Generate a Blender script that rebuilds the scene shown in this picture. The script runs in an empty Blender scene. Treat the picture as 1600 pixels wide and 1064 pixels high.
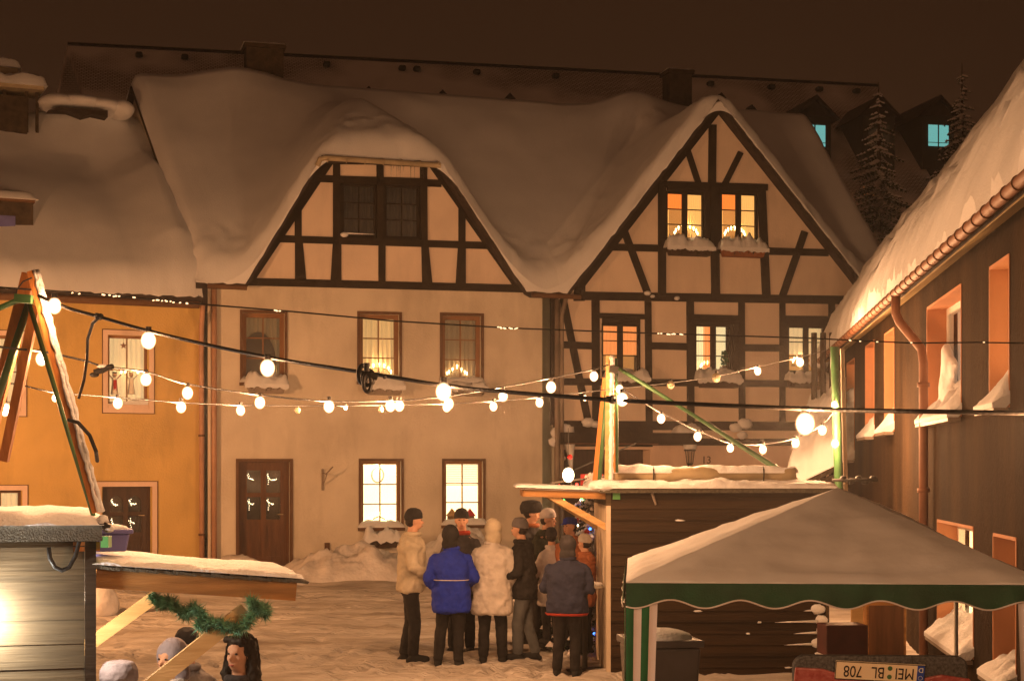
import bpy, math, random
import numpy as np
from mathutils import Vector, Matrix, noise
R = math.radians
random.seed(7)
sc = bpy.context.scene
col = sc.collection

# ------------------------------------------------------------------ camera, sky, sun, exposure
F = 2600.0; CZ = 2.25; HY = 735.0
cam = bpy.data.cameras.new('camera'); camo = bpy.data.objects.new('camera', cam); col.objects.link(camo)
cam.sensor_width = 36; cam.lens = 36 * F / 1600; cam.shift_y = (HY - 532) / 1600
cam.clip_start = 0.1; cam.clip_end = 600
camo.location = (0, 0, CZ); camo.rotation_euler = (R(90), 0, 0)
sc.camera = camo

world = bpy.data.worlds.new('World'); sc.world = world; world.use_nodes = True
wn = world.node_tree; bg = wn.nodes['Background']
bg.inputs[0].default_value = (0.0265, 0.0105, 0.0044, 1); bg.inputs[1].default_value = 1.0   # snow clouds glowing with the town's sodium light

sun = bpy.data.lights.new('fill_sun', 'SUN'); suno = bpy.data.objects.new('fill_sun', sun); col.objects.link(suno)  # warm fill from low behind the camera, added to lift the square
sun.energy = 0.082; sun.angle = R(40); sun.color = (1.0, 0.40, 0.18)
suno.rotation_euler = (R(80), 0, R(-28))
sc.view_settings.view_transform = 'Standard'; sc.view_settings.look = 'None'
sc.view_settings.exposure = 0.12; sc.view_settings.gamma = 1.0
sc.cycles.use_denoising = True
sc.cycles.max_bounces = 6; sc.cycles.diffuse_bounces = 3; sc.cycles.glossy_bounces = 2
sc.cycles.transparent_max_bounces = 12; sc.cycles.volume_bounces = 0
sc.cycles.caustics_reflective = False; sc.cycles.caustics_refractive = False
sc.cycles.sample_clamp_indirect = 4.0

# ------------------------------------------------------------------ helpers
def W(px, py, Y):
    return Vector(((px - 800) / F * Y, Y, CZ + (HY - py) / F * Y))

class Frame:
    """a vertical facade plane; local x along it, local y into the house, z up"""
    def __init__(s, X0, Y0, deg):
        s.X0, s.Y0, s.a = X0, Y0, R(deg); s.c, s.s = math.cos(s.a), math.sin(s.a)
    def L(s, px, py, y=0.0):
        ox, oy = s.X0 - s.s * y, s.Y0 + s.c * y
        u = (px - 800) / F
        k = (u * oy - ox) / (s.c - u * s.s)
        Y = oy + k * s.s
        return k, CZ + (HY - py) / F * Y
    def S(s, px, y=0.0): return s.L(px, HY, y)[0]
    def world(s, x, y, z): return Vector((s.X0 + x * s.c - y * s.s, s.Y0 + x * s.s + y * s.c, z))

FA = Frame(-2.54, 33.0, 15)            # white house and half-timbered house
_p = FA.world(FA.S(314), 0, 0)
FB = Frame(_p.x, _p.y, 24)             # yellow house, meets FA at the downpipe

MATS = {}
def nodes(name):
    m = bpy.data.materials.new(name); m.use_nodes = True
    nt = m.node_tree; b = nt.nodes['Principled BSDF']; MATS[name] = m
    return m, nt, b
def mat(name, c, rough=0.7, var=0.15, scale=4.0, bump=0.0, bscale=30.0, metal=0.0, spec=0.3, stretch=(1, 1, 1), c2=None, detail=6, bdist=0.02):
    m, nt, b = nodes(name)
    N = nt.nodes.new; L = nt.links.new
    tc = N('ShaderNodeTexCoord'); mp = N('ShaderNodeMapping'); mp.inputs['Scale'].default_value = stretch
    L(tc.outputs['Object'], mp.inputs[0])
    nz = N('ShaderNodeTexNoise'); nz.inputs['Scale'].default_value = scale; nz.inputs['Detail'].default_value = detail
    L(mp.outputs[0], nz.inputs[0])
    rp = N('ShaderNodeValToRGB'); rp.color_ramp.elements[0].position = .3; rp.color_ramp.elements[1].position = .7
    a = [max(0, x * (1 - var)) for x in c]; d = list(c2) if c2 else [min(1, x * (1 + var)) for x in c]
    rp.color_ramp.elements[0].color = (*a, 1); rp.color_ramp.elements[1].color = (*d, 1)
    L(nz.outputs[0], rp.inputs[0]); L(rp.outputs[0], b.inputs['Base Color'])
    b.inputs['Roughness'].default_value = rough; b.inputs['Metallic'].default_value = metal
    b.inputs['Specular IOR Level'].default_value = spec
    if bump:
        n2 = N('ShaderNodeTexNoise'); n2.inputs['Scale'].default_value = bscale; n2.inputs['Detail'].default_value = 4
        L(mp.outputs[0], n2.inputs[0])
        bp = N('ShaderNodeBump'); bp.inputs['Strength'].default_value = bump; bp.inputs['Distance'].default_value = bdist
        L(n2.outputs[0], bp.inputs['Height']); L(bp.outputs[0], b.inputs['Normal'])
    return m
def emit(name, c, strength, sampling='NONE', diffuse=None):
    m, nt, b = nodes(name)
    b.inputs['Base Color'].default_value = (*(diffuse or c), 1); b.inputs['Roughness'].default_value = .8
    b.inputs['Emission Color'].default_value = (*c, 1); b.inputs['Emission Strength'].default_value = strength
    m.cycles.emission_sampling = sampling
    return m

mat('snow', (.80, .81, .84), .65, .06, 1.0, .30, 38.0, spec=.2, bdist=.02)
mat('snow_smooth', (.80, .80, .82), .7, .05, 2.0, .25, 5.0, spec=.1, bdist=.03)
mat('snow_fine', (.80, .81, .84), .6, .05, 6.0, .6, 45.0, spec=.25)
mat('street_snow', (.60, .52, .44), .65, .30, 1.6, 1.0, 12.0, spec=.25, stretch=(.35, 1.9, 1), bdist=.06, c2=(.78, .73, .68), detail=9)
mat('ploughed_snow', (.74, .70, .68), .7, .18, 3.0, .5, 9.0, bdist=.05)
mat('stucco', (.68, .60, .49), .9, .12, .9, .60, 24.0, spec=.1, c2=(.80, .72, .60), bdist=.016, detail=10)
mat('panel_plaster', (.80, .66, .54), .9, .08, 1.3, .3, 30.0, spec=.1, detail=9)
mat('yellow_plaster', (.68, .46, .16), .9, .13, .9, .4, 30.0, spec=.1)
mat('rose_plaster', (.82, .62, .50), .9, .08, 1.5, .15, 30.0, spec=.1)
mat('timber', (.026, .017, .009), .75, .35, 3.0, .4, 20.0, spec=.2, stretch=(1, 1, 1))
mat('trim_brown', (.13, .065, .03), .7, .2, 4.0, .2, 30.0)
mat('roughcast', (.026, .0145, .0065), .95, .35, 1.3, 1.0, 42.0, spec=.1, c2=(.052, .029, .013), bdist=.03, stretch=(1, 1, .35))
mat('orange_paint', (.52, .24, .12), .7, .1, 2.0, .1, 30.0)
mat('copper_pipe', (.24, .10, .05), .6, .2, 3.0, .1, 20.0, spec=.5)
mat('rose_pipe', (.50, .28, .18), .5, .2, 3.0, .1, 20.0, spec=.4)
mat('grey_pipe', (.24, .19, .15), .5, .25, 3.0, .1, 20.0, spec=.4)
mat('dark_tile', (.045, .033, .026), .8, .35, 6.0, .5, 12.0)
mat('soffit', (.42, .32, .16), .7, .15, 3.0, .2, 12.0)
mat('chimney_brick', (.060, .042, .026), .9, .4, 8.0, .6, 20.0)
mat('zinc', (.40, .33, .22), .5, .2, 3.0)
mat('black', (.012, .011, .010), .6, .3, 5.0)
mat('black_cable', (.014, .012, .011), .5, .3, 5.0, .3, 60.0)
mat('white_frame', (.80, .76, .68), .5, .04, 4.0)
mat('oak_frame', (.26, .125, .05), .6, .25, 4.0, .2, 20.0, stretch=(1, 1, .2))
mat('door_wood', (.115, .050, .020), .5, .3, 4.0, .2, 20.0, stretch=(4, 4, .5))
mat('dark_door', (.060, .035, .022), .5, .3, 4.0, .2, 20.0, stretch=(4, 4, .5))
mat('pale_wood', (.62, .37, .14), .6, .25, 3.0, .2, 20.0, stretch=(.6, 5, 5), c2=(.70, .46, .21))
mat('beam_wood', (.34, .17, .055), .7, .35, 4.0, .3, 20.0, stretch=(.5, 5, 5))
mat('orange_wood', (.50, .185, .045), .7, .3, 4.0, .3, 20.0, stretch=(3, 3, .5))
mat('green_steel', (.050, .145, .050), .45, .3, 5.0, .1, 20.0, spec=.5)
mat('green_bright', (.10, .32, .10), .45, .2, 5.0)
mat('felt', (.10, .088, .066), .95, .3, 30.0, .7, 90.0)
mat('white_boards', (.60, .50, .38), .8, .2, 4.0, .3, 30.0, stretch=(1, 1, .3))
mat('tarp', (.33, .26, .15), .45, .2, 4.0, .4, 12.0, spec=.4)
mat('canopy_green', (.008, .058, .024), .6, .25, 6.0, .3, 80.0)
mat('drape_white', (.74, .68, .70), .7, .05, 6.0)
mat('piping_white', (.72, .66, .64), .7, .05, 6.0)
mat('bin_grey', (.075, .068, .068), .45, .2, 4.0)
mat('far_wall', (.050, .052, .040), .9, .2, 1.0)
mat('far_roof', (.80, .74, .72), .9, .12, .5, .3, 4.0)
mat('fir', (.020, .040, .014), .8, .5, 8.0)
mat('fir_snow', (.80, .74, .72), .8, .25, 5.0)
mat('bark', (.06, .04, .025), .9, .3, 10.0, .5, 20.0)
mat('garland_green', (.03, .20, .09), .5, .5, 25.0, c2=(.22, .50, .32), spec=.6)
mat('box_plants', (.05, .035, .018), .9, .5, 30.0)
mat('terracotta', (.28, .10, .035), .8, .2, 6.0)
mat('clay_dark', (.055, .032, .018), .8, .2, 6.0)
mat('snow_box', (.12, .12, .34), .5, .2, 4.0)
mat('skin', (.58, .32, .21), .6, .08, 12.0)
mat('hair_dark', (.018, .011, .007), .7, .4, 40.0)
mat('eye_dark', (.02, .015, .012), .3, .1, 4.0)
mat('lip', (.42, .12, .09), .5, .1, 4.0)
mat('car_red', (.30, .022, .016), .35, .25, 30.0, .2, 80.0, spec=.5, c2=(.36, .09, .08))
mat('car_black', (.020, .019, .020), .5, .5, 60.0, .3, 90.0, c2=(.10, .10, .10))
mat('rubber', (.015, .015, .015), .8, .2, 4.0)
mat('plate_white', (.80, .68, .47), .5, .05, 4.0)
mat('plate_ink', (.015, .012, .010), .5, .1, 4.0)
mat('eu_blue', (.02, .06, .36), .5, .1, 4.0)
mat('eu_pale', (.75, .75, .6), .5, .05, 4.0)
mat('tinsel', (.75, .62, .40), .25, .2, 40.0, metal=.6)
mat('ornament_red', (.45, .02, .02), .3, .1, 4.0)
mat('iron', (.03, .026, .022), .6, .2, 6.0)
mat('canopy_stripe', (.012, .13, .045), .6, .2, 6.0)
mat('ornament_red_dark', (.05, .012, .010), .6, .3, 6.0)

def stain(name, amt=.35, sc_=(.9, .9, .28), lo=.50, hi=.72):
    m = MATS[name]; nt = m.node_tree; N = nt.nodes.new; L = nt.links.new; b = nt.nodes['Principled BSDF']; src = b.inputs['Base Color'].links[0].from_socket
    tc = N('ShaderNodeTexCoord'); mp = N('ShaderNodeMapping'); mp.inputs['Scale'].default_value = sc_; L(tc.outputs['Object'], mp.inputs[0])
    nz = N('ShaderNodeTexNoise'); nz.inputs['Scale'].default_value = 1.6; nz.inputs['Detail'].default_value = 9; nz.inputs['Roughness'].default_value = .62; L(mp.outputs[0], nz.inputs[0])
    rp = N('ShaderNodeValToRGB'); rp.color_ramp.elements[0].position = lo; rp.color_ramp.elements[1].position = hi
    rp.color_ramp.elements[0].color = (1, 1, 1, 1); rp.color_ramp.elements[1].color = (1 - amt, 1 - amt * 1.05, 1 - amt * 1.1, 1); L(nz.outputs[0], rp.inputs[0])
    mx = N('ShaderNodeMix'); mx.data_type = 'RGBA'; mx.blend_type = 'MULTIPLY'; mx.inputs[0].default_value = 1; L(src, mx.inputs[6]); L(rp.outputs[0], mx.inputs[7]); L(mx.outputs[2], b.inputs['Base Color'])
stain('stucco', .22); stain('yellow_plaster', .26); stain('rose_plaster', .2); stain('panel_plaster', .16); stain('roughcast', .4, (1.2, 1.2, .12), .45, .7); stain('street_snow', .30, (.5, 1.1, 1), .48, .66)
def cloth(name, c, var=.18):
    return mat('cloth_' + name, c, .8, var, 7.0, .5, 22.0, bdist=.02, spec=.2)
# plank wall: dark boards with fine joints
def planks(name, c, h, var=.4):
    m, nt, b = nodes(name); N = nt.nodes.new; L = nt.links.new
    tc = N('ShaderNodeTexCoord'); sp = N('ShaderNodeSeparateXYZ'); L(tc.outputs['Object'], sp.inputs[0])
    dv = N('ShaderNodeMath'); dv.operation = 'DIVIDE'; L(sp.outputs[2], dv.inputs[0]); dv.inputs[1].default_value = h
    fl = N('ShaderNodeMath'); fl.operation = 'FLOOR'; L(dv.outputs[0], fl.inputs[0])
    wn_ = N('ShaderNodeTexWhiteNoise'); wn_.noise_dimensions = '1D'; L(fl.outputs[0], wn_.inputs['W'])
    mp = N('ShaderNodeMapping'); mp.inputs['Scale'].default_value = (1.2, 1.2, 22); L(tc.outputs['Object'], mp.inputs[0])
    nz = N('ShaderNodeTexNoise'); nz.inputs['Scale'].default_value = 2.0; nz.inputs['Detail'].default_value = 7; L(mp.outputs[0], nz.inputs[0])
    ad = N('ShaderNodeMath'); ad.operation = 'MULTIPLY_ADD'; L(wn_.outputs[0], ad.inputs[0]); ad.inputs[1].default_value = .35; L(nz.outputs[0], ad.inputs[2])
    rp = N('ShaderNodeValToRGB'); rp.color_ramp.elements[0].position = .35; rp.color_ramp.elements[1].position = .95
    rp.color_ramp.elements[0].color = (*[x * (1 - var) for x in c], 1); rp.color_ramp.elements[1].color = (*[x * (1 + var) for x in c], 1)
    L(ad.outputs[0], rp.inputs[0]); L(rp.outputs[0], b.inputs['Base Color'])
    b.inputs['Roughness'].default_value = .75; b.inputs['Specular IOR Level'].default_value = .2
    bp = N('ShaderNodeBump'); bp.inputs['Strength'].default_value = .5; bp.inputs['Distance'].default_value = .01
    L(nz.outputs[0], bp.inputs['Height']); L(bp.outputs[0], b.inputs['Normal'])
planks('hut_planks', (.075, .052, .028), .13)
planks('hut_planks_dark', (.030, .017, .008), .12)

def glass_mat(name, tint=(.9, .9, .9), refl=.12):
    m, nt, b = nodes(name); N = nt.nodes.new; L = nt.links.new
    nt.nodes.remove(b); out = nt.nodes['Material Output']
    t = N('ShaderNodeBsdfTransparent'); t.inputs[0].default_value = (*tint, 1)
    g = N('ShaderNodeBsdfGlossy'); g.inputs['Roughness'].default_value = .08
    mx = N('ShaderNodeMixShader'); mx.inputs[0].default_value = refl
    L(t.outputs[0], mx.inputs[1]); L(g.outputs[0], mx.inputs[2]); L(mx.outputs[0], out.inputs[0])
glass_mat('glass')
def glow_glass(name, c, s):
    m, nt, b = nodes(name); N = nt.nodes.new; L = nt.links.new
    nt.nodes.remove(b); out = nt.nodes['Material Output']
    t = N('ShaderNodeBsdfTransparent'); e = N('ShaderNodeEmission')      # emission fades to amber at the rim, painting a soft halo onto the bulb
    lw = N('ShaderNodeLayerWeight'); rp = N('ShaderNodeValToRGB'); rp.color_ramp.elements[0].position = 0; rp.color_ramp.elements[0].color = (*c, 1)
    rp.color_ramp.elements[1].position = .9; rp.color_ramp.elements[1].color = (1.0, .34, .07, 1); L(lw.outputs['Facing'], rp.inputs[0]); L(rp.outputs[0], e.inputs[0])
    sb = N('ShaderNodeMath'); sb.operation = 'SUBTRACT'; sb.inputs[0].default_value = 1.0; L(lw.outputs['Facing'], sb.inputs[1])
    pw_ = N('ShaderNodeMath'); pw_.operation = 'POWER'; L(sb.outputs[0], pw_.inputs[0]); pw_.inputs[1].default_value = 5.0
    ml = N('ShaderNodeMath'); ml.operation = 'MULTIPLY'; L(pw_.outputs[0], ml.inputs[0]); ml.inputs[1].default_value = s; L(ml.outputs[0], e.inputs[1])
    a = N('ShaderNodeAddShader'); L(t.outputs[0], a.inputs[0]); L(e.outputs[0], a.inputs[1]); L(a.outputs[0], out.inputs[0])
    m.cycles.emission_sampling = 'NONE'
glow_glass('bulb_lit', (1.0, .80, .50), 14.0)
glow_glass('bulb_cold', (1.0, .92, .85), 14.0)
mat('bulb_dead', (.5, .42, .28), .15, .1, 4.0, spec=.8)
emit('candle', (1.0, .72, .32), 16.0)
emit('teal_window', (.20, .62, .58), .62)
emit('led_red', (1, .05, .03), 5.0); emit('led_green', (.1, 1, .2), 4.0); emit('led_blue', (.05, .2, 1), 5.0)
emit('led_white', (1, .82, .5), 6.0); emit('glowing_glint', (1, .75, .42), 1.6)
emit('curtain_yellow', (1.0, .60, .22), .55, diffuse=(.7, .55, .32))
emit('curtain_dim', (.62, .36, .14), .13, diffuse=(.42, .32, .18))
emit('curtain_dark', (.2, .13, .07), .05, diffuse=(.085, .07, .045))
emit('curtain_cream', (1.0, .66, .30), .80, diffuse=(.7, .6, .4))
emit('room_bright', (1.0, .76, .40), 3.2, 'FRONT', diffuse=(.8, .7, .5))
emit('blind_bright', (1.0, .72, .38), 1.25, diffuse=(.8, .7, .5))
emit('curtain_orange', (1.0, .24, .035), 1.3, diffuse=(.7, .25, .08))
emit('curtain_amber', (1.0, .52, .14), 1.1, diffuse=(.6, .36, .12))
emit('room_amber', (1.0, .42, .10), .50, diffuse=(.3, .18, .08))
emit('curtain_rose', (1.0, .30, .07), 1.1, diffuse=(.6, .3, .18))
emit('room_pale', (1.0, .80, .40), 1.1, diffuse=(.7, .6, .4))

class MB:
    def __init__(s): s.v = []; s.f = []; s.m = []; s.mi = 0; s.T = None
    def add(s, vs, fs):
        n = len(s.v)
        if s.T is not None: vs = [s.T @ Vector(p) for p in vs]
        s.v += [tuple(p) for p in vs]; s.f += [tuple(i + n for i in f) for f in fs]; s.m += [s.mi] * len(fs)
        return s
    def box(s, c, d, M=None):
        x, y, z = d[0] / 2, d[1] / 2, d[2] / 2
        vs = [Vector((i, j, k)) for i in (-x, x) for j in (-y, y) for k in (-z, z)]
        if M is not None: vs = [M @ p for p in vs]
        c = Vector(c); vs = [p + c for p in vs]
        return s.add(vs, [(0, 1, 3, 2), (4, 6, 7, 5), (0, 4, 5, 1), (2, 3, 7, 6), (0, 2, 6, 4), (1, 5, 7, 3)])
    def bb(s, x0, x1, y0, y1, z0, z1): return s.box(((x0 + x1) / 2, (y0 + y1) / 2, (z0 + z1) / 2), (abs(x1 - x0), abs(y1 - y0), abs(z1 - z0)))
    def beam(s, a, b, w, h, up=(0, 0, 1)):
        a = Vector(a); b = Vector(b); d = (b - a); l = d.length; d.normalize()
        up = Vector(up); side = d.cross(up)
        if side.length < 1e-4: side = d.cross(Vector((0, 1, 0)))
        side.normalize(); u2 = side.cross(d)
        M = Matrix((d, side, u2)).transposed()
        return s.box((a + b) / 2, (l, w, h), M)
    def tube(s, pts, r, n=8, caps=True):
        pts = [Vector(p) for p in pts]; rs = r if isinstance(r, (list, tuple)) else [r] * len(pts)
        vs = []; prev = None
        for i, p in enumerate(pts):
            d = (pts[min(i + 1, len(pts) - 1)] - pts[max(i - 1, 0)]).normalized()
            if prev is None:
                a = d.orthogonal().normalized()
            else:
                a = prev - d * prev.dot(d)
                a = a.normalized() if a.length > 1e-5 else d.orthogonal().normalized()
            prev = a; b = d.cross(a)
            vs += [p + (a * math.cos(t * 2 * math.pi / n) + b * math.sin(t * 2 * math.pi / n)) * rs[i] for t in range(n)]
        fs = [(i * n + j, i * n + (j + 1) % n, (i + 1) * n + (j + 1) % n, (i + 1) * n + j) for i in range(len(pts) - 1) for j in range(n)]
        if caps: fs += [tuple(range(n - 1, -1, -1)), tuple((len(pts) - 1) * n + j for j in range(n))]
        return s.add(vs, fs)
    def sphere(s, c, r, n=12, m=8, jitter=0):
        r = (r, r, r) if isinstance(r, (int, float)) else r
        vs = [(c[0], c[1], c[2] + r[2])]
        for i in range(1, m):
            t = math.pi * i / m
            for j in range(n):
                p = 2 * math.pi * j / n; k = 1 + (random.uniform(-jitter, jitter) if jitter else 0)
                vs.append((c[0] + r[0] * k * math.sin(t) * math.cos(p), c[1] + r[1] * k * math.sin(t) * math.sin(p), c[2] + r[2] * k * math.cos(t)))
        vs.append((c[0], c[1], c[2] - r[2])); fs = [(0, 1 + j, 1 + (j + 1) % n) for j in range(n)]
        for i in range(m - 2):
            for j in range(n):
                a = 1 + i * n + j; b = 1 + i * n + (j + 1) % n
                fs.append((a, a + n, b + n, b))
        k = len(vs) - 1; fs += [(k, 1 + (m - 2) * n + (j + 1) % n, 1 + (m - 2) * n + j) for j in range(n)]
        return s.add(vs, fs)
    def lathe(s, prof, c=(0, 0, 0), n=20):
        vs = []
        for r, z in prof: vs += [(c[0] + r * math.cos(2 * math.pi * j / n), c[1] + r * math.sin(2 * math.pi * j / n), c[2] + z) for j in range(n)]
        fs = [(i * n + j, i * n + (j + 1) % n, (i + 1) * n + (j + 1) % n, (i + 1) * n + j) for i in range(len(prof) - 1) for j in range(n)]
        fs += [tuple(range(n - 1, -1, -1)), tuple((len(prof) - 1) * n + j for j in range(n))]
        return s.add(vs, fs)
    def prism(s, poly, y0, y1):
        """poly in x,z; extruded along y"""
        n = len(poly)
        ar = sum(poly[i][0] * poly[(i + 1) % n][1] - poly[(i + 1) % n][0] * poly[i][1] for i in range(n))
        if ar < 0: poly = poly[::-1]
        vs = [(x, y0, z) for x, z in poly] + [(x, y1, z) for x, z in poly]
        fs = [tuple(range(n)), tuple(range(2 * n - 1, n - 1, -1))] + [(i, i + n, (i + 1) % n + n, (i + 1) % n) for i in range(n)]
        return s.add(vs, fs)
    def build(s, name, m, parent=None, smooth=False, origin=None, bevel=0, sub=0):
        me = bpy.data.meshes.new(name)
        vs = s.v
        if origin is not None: vs = [(a - origin[0], b - origin[1], c - origin[2]) for a, b, c in vs]
        me.from_pydata(vs, [], s.f)
        for q in ([m] if isinstance(m, str) else m): me.materials.append(MATS[q])
        if not isinstance(m, str): me.polygons.foreach_set('material_index', s.m)
        if smooth: me.polygons.foreach_set('use_smooth', [True] * len(me.polygons))
        me.update()
        o = bpy.data.objects.new(name, me); col.objects.link(o)
        if parent is not None: o.parent = parent
        elif origin is not None: o.location = origin
        if bevel:
            b = o.modifiers.new('b', 'BEVEL'); b.width = bevel; b.segments = 2; b.limit_method = 'ANGLE'
        if sub:
            b = o.modifiers.new('s', 'SUBSURF'); b.levels = sub; b.render_levels = sub
        return o

def tag(o, label=None, cat=None, group=None, kind=None):
    if label: o['label'] = label
    if cat: o['category'] = cat
    if group: o['group'] = group
    if kind: o['kind'] = kind
    return o
def thing(name, label, cat, loc=(0, 0, 0), rz=0.0, group=None):
    o = bpy.data.objects.new(name, None); o.empty_display_size = .2; col.objects.link(o)
    o.location = loc; o.rotation_euler = (0, 0, rz)
    return tag(o, label, cat, group)

def fbm(x, y, s=1.0, o=3, seed=0.0):
    return noise.fractal(Vector((x * s + seed, y * s - seed * .7, seed)), .5, 2.0, o)

def heightfield(name, m, xs, ys, ztop, zbot, parent, warp=None, smooth=True, keep=None):
    """closed slab between zbot(x,y) and ztop(x,y)"""
    nx, ny = len(xs), len(ys); vs = []; fs = []
    P = [[(x, y) for y in ys] for x in xs]
    for f in (ztop, zbot):
        for i in range(nx):
            for j in range(ny):
                x, y = P[i][j]; X, Y = warp(x, y) if warp else (x, y)
                vs.append((X, Y, f(x, y)))
    n = nx * ny
    for i in range(nx - 1):
        for j in range(ny - 1):
            a, b, c, d = i * ny + j, (i + 1) * ny + j, (i + 1) * ny + j + 1, i * ny + j + 1
            fs.append((a, b, c, d)); fs.append((a + n, d + n, c + n, b + n))
    def skirt(ids, flip):
        k = len(vs); vs.extend([vs[a] for a in ids] + [vs[a + n] for a in ids]); c = len(ids)
        for i in range(c - 1):
            q = (k + i, k + i + c, k + i + 1 + c, k + i + 1); fs.append(q[::-1] if flip else q)
    for j, flip in ((0, 0), (ny - 1, 1)): skirt([i * ny + j for i in range(nx)], flip)
    for i, flip in ((0, 1), (nx - 1, 0)): skirt([i * ny + j for j in range(ny)], flip)
    mb = MB(); mb.v = vs; mb.f = fs
    o = mb.build(name, m, parent, smooth=smooth)
    return o

def frange(a, b, st):
    n = max(2, int(round((b - a) / st)) + 1); return [a + (b - a) * i / (n - 1) for i in range(n)]

def smax(a, b, k):
    h = max(k - abs(a - b), 0) / k
    return max(a, b) + h * h * k * .25

def wall(mb, x0, x1, z0, top, holes, step=.5, y=0.0, reveal=.16):
    xs = sorted(set([round(v, 4) for v in frange(x0, x1, step)] + [round(h[i], 4) for h in holes for i in (0, 1)]))
    xs = [x for x in xs if x0 - 1e-6 <= x <= x1 + 1e-6]
    for a, b in zip(xs, xs[1:]):
        if b - a < 1e-4: continue
        hs = sorted([h for h in holes if h[0] <= a + 1e-4 and h[1] >= b - 1e-4], key=lambda h: h[2])
        z = z0
        for h in hs:
            if h[2] > z: mb.add([(a, y, z), (b, y, z), (b, y, h[2]), (a, y, h[2])], [(0, 1, 2, 3)])
            z = h[3]
        ta, tb = top(a), top(b)
        if max(ta, tb) > z + 1e-4: mb.add([(a, y, z), (b, y, z), (b, y, max(tb, z)), (a, y, max(ta, z))], [(0, 1, 2, 3)])
    for h in holes if reveal > 0 else []:
        a, b, c, d = h[:4]; r = reveal
        mb.add([(a, y, c), (a, y, d), (a, y + r, d), (a, y + r, c)], [(0, 1, 2, 3)])
        mb.add([(b, y, c), (b, y, d), (b, y + r, d), (b, y + r, c)], [(3, 2, 1, 0)])
        mb.add([(a, y, d), (b, y, d), (b, y + r, d), (a, y + r, d)], [(3, 2, 1, 0)])
        mb.add([(a, y, c), (b, y, c), (b, y + r, c), (a, y + r, c)], [(0, 1, 2, 3)])

def ring(mb, a, b, c, d, t, y0, y1, bottom=True):
    """rectangular frame; stiles full height, rails between"""
    mb.bb(a, a + t, y0, y1, c, d); mb.bb(b - t, b, y0, y1, c, d)
    mb.bb(a + t, b - t, y0, y1, d - t, d)
    if bottom: mb.bb(a + t, b - t, y0, y1, c, c + t)

def curtain_mesh(a, b, c, d, y, amp=.02, waves=7, gap=None, tie=False):
    mb = MB(); n = 60
    zs = [c, (c + d) / 2, d]
    for side in ([(a, b)] if gap is None else [(a, gap[0]), (gap[1], b)]):
        p, q = side; vs = []; k = max(8, int(n * (q - p) / (b - a)))
        for i in range(k + 1):
            t = i / k; x = p + (q - p) * t
            for z in zs:
                yy = y + amp * math.sin(t * waves * (q - p) / (b - a) * 6.28 + .7 * math.sin(t * 9) + z * .5)
                vs.append((x, yy, z))
        mb.add(vs, [(i * 3 + j, (i + 1) * 3 + j, (i + 1) * 3 + j + 1, i * 3 + j + 1) for i in range(k) for j in range(2)])
    return mb

def window(root, a, b, c, d, frame='oak_frame', t=.07, y=.12, cols=2, rows=3, mt=.022, curtain='curtain_yellow', back=None, gap=None, surround=None, st=.07, amp=.02, label=None, sgap=0.0, split=0.0):
    mb = MB(); ring(mb, a, b, c, d, t, y, y + .06)
    A, B, C_, D = a + t, b - t, c + t, d - t
    k = 0
    for i in range(1, cols):
        x = A + (B - A) * i / cols; mb.bb(x - mt / 2 - split / 2, x + mt / 2 + split / 2, y + .004, y + .05, C_, D)
    for j in range(1, rows):
        z = C_ + (D - C_) * j / rows; mb.bb(A, B, y + .012, y + .044, z - mt / 2, z + mt / 2)
    o = mb.build('window', frame, root)
    if label: o['label'] = label
    MB().bb(A, B, y + .024, y + .030, C_, D).build('pane', 'glass', o)
    if back: MB().bb(A - .1, B + .1, y + .50, y + .52, C_ - .1, D + .1).build('room_back', back, o)
    if curtain: curtain_mesh(A - .03, B + .03, C_ - .03, D + .03, y + (.30 if back else .16), amp, gap=gap).build('curtain', curtain, o, smooth=True)
    if surround:
        s = MB(); ring(s, a - st, b + st, c - (st if surround[1] else 0), d + st, st, -.028, .03, bottom=surround[1]); s.build('surround', surround[0], o)
    return o

# ------------------------------------------------------------------ ground
def gz(x, y):
    pts = [(-30, -1.0), (5, -.6), (9.5, -.42), (12, -.30), (15, -.16), (18.5, 0), (33, .31), (60, 1.2), (400, 1.5)]
    for (a, za), (b, zb) in zip(pts, pts[1:]):
        if y <= b: return za + (zb - za) * (max(y, a) - a) / (b - a)
    return pts[-1][1]
def gnoise(x, y):
    n = .030 * fbm(x, y, .9, 4) + .016 * fbm(x * .5, y * 3.0, 1.3, 3, 5.0)
    n += .022 * fbm(x * .22, y * 1.0 + .2 * x, 2.2, 4, 3.3) + .006 * math.sin(2.4 * (y + .22 * x + .9 * fbm(x, 0, .3, 2)))       # wheel ruts running along the houses
    return n
xs = [-160, -80, -40, -25] + frange(-16, -8.2, .3) + frange(-8, 2.5, .065) + frange(2.7, 16, .3) + [25, 40, 80, 160]
ys = [-20, -5, 3, 6, 8] + frange(9, 15.8, .25) + frange(16, 33, .075) + frange(33.3, 35, .2) + [37, 42, 55, 90, 180, 330]
PRINTS = {}
_r = random.Random(21)
def _print(px_, py_, a_):
    for i in range(-4, 5):
        for j in range(-4, 5):
            gx, gy = round(px_ / .065) + i, round(py_ / .075) + j; u_ = (gx * .065 - px_) * math.cos(a_) + (gy * .075 - py_) * math.sin(a_); v_ = -(gx * .065 - px_) * math.sin(a_) + (gy * .075 - py_) * math.cos(a_)
            q_ = (u_ / .16) ** 2 + (v_ / .075) ** 2
            if q_ < 3: PRINTS[(gx, gy)] = min(.02, PRINTS.get((gx, gy), 0) - .045 * math.exp(-q_ * 1.5) + (.012 if 1.2 < q_ < 2.6 else 0))
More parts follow.
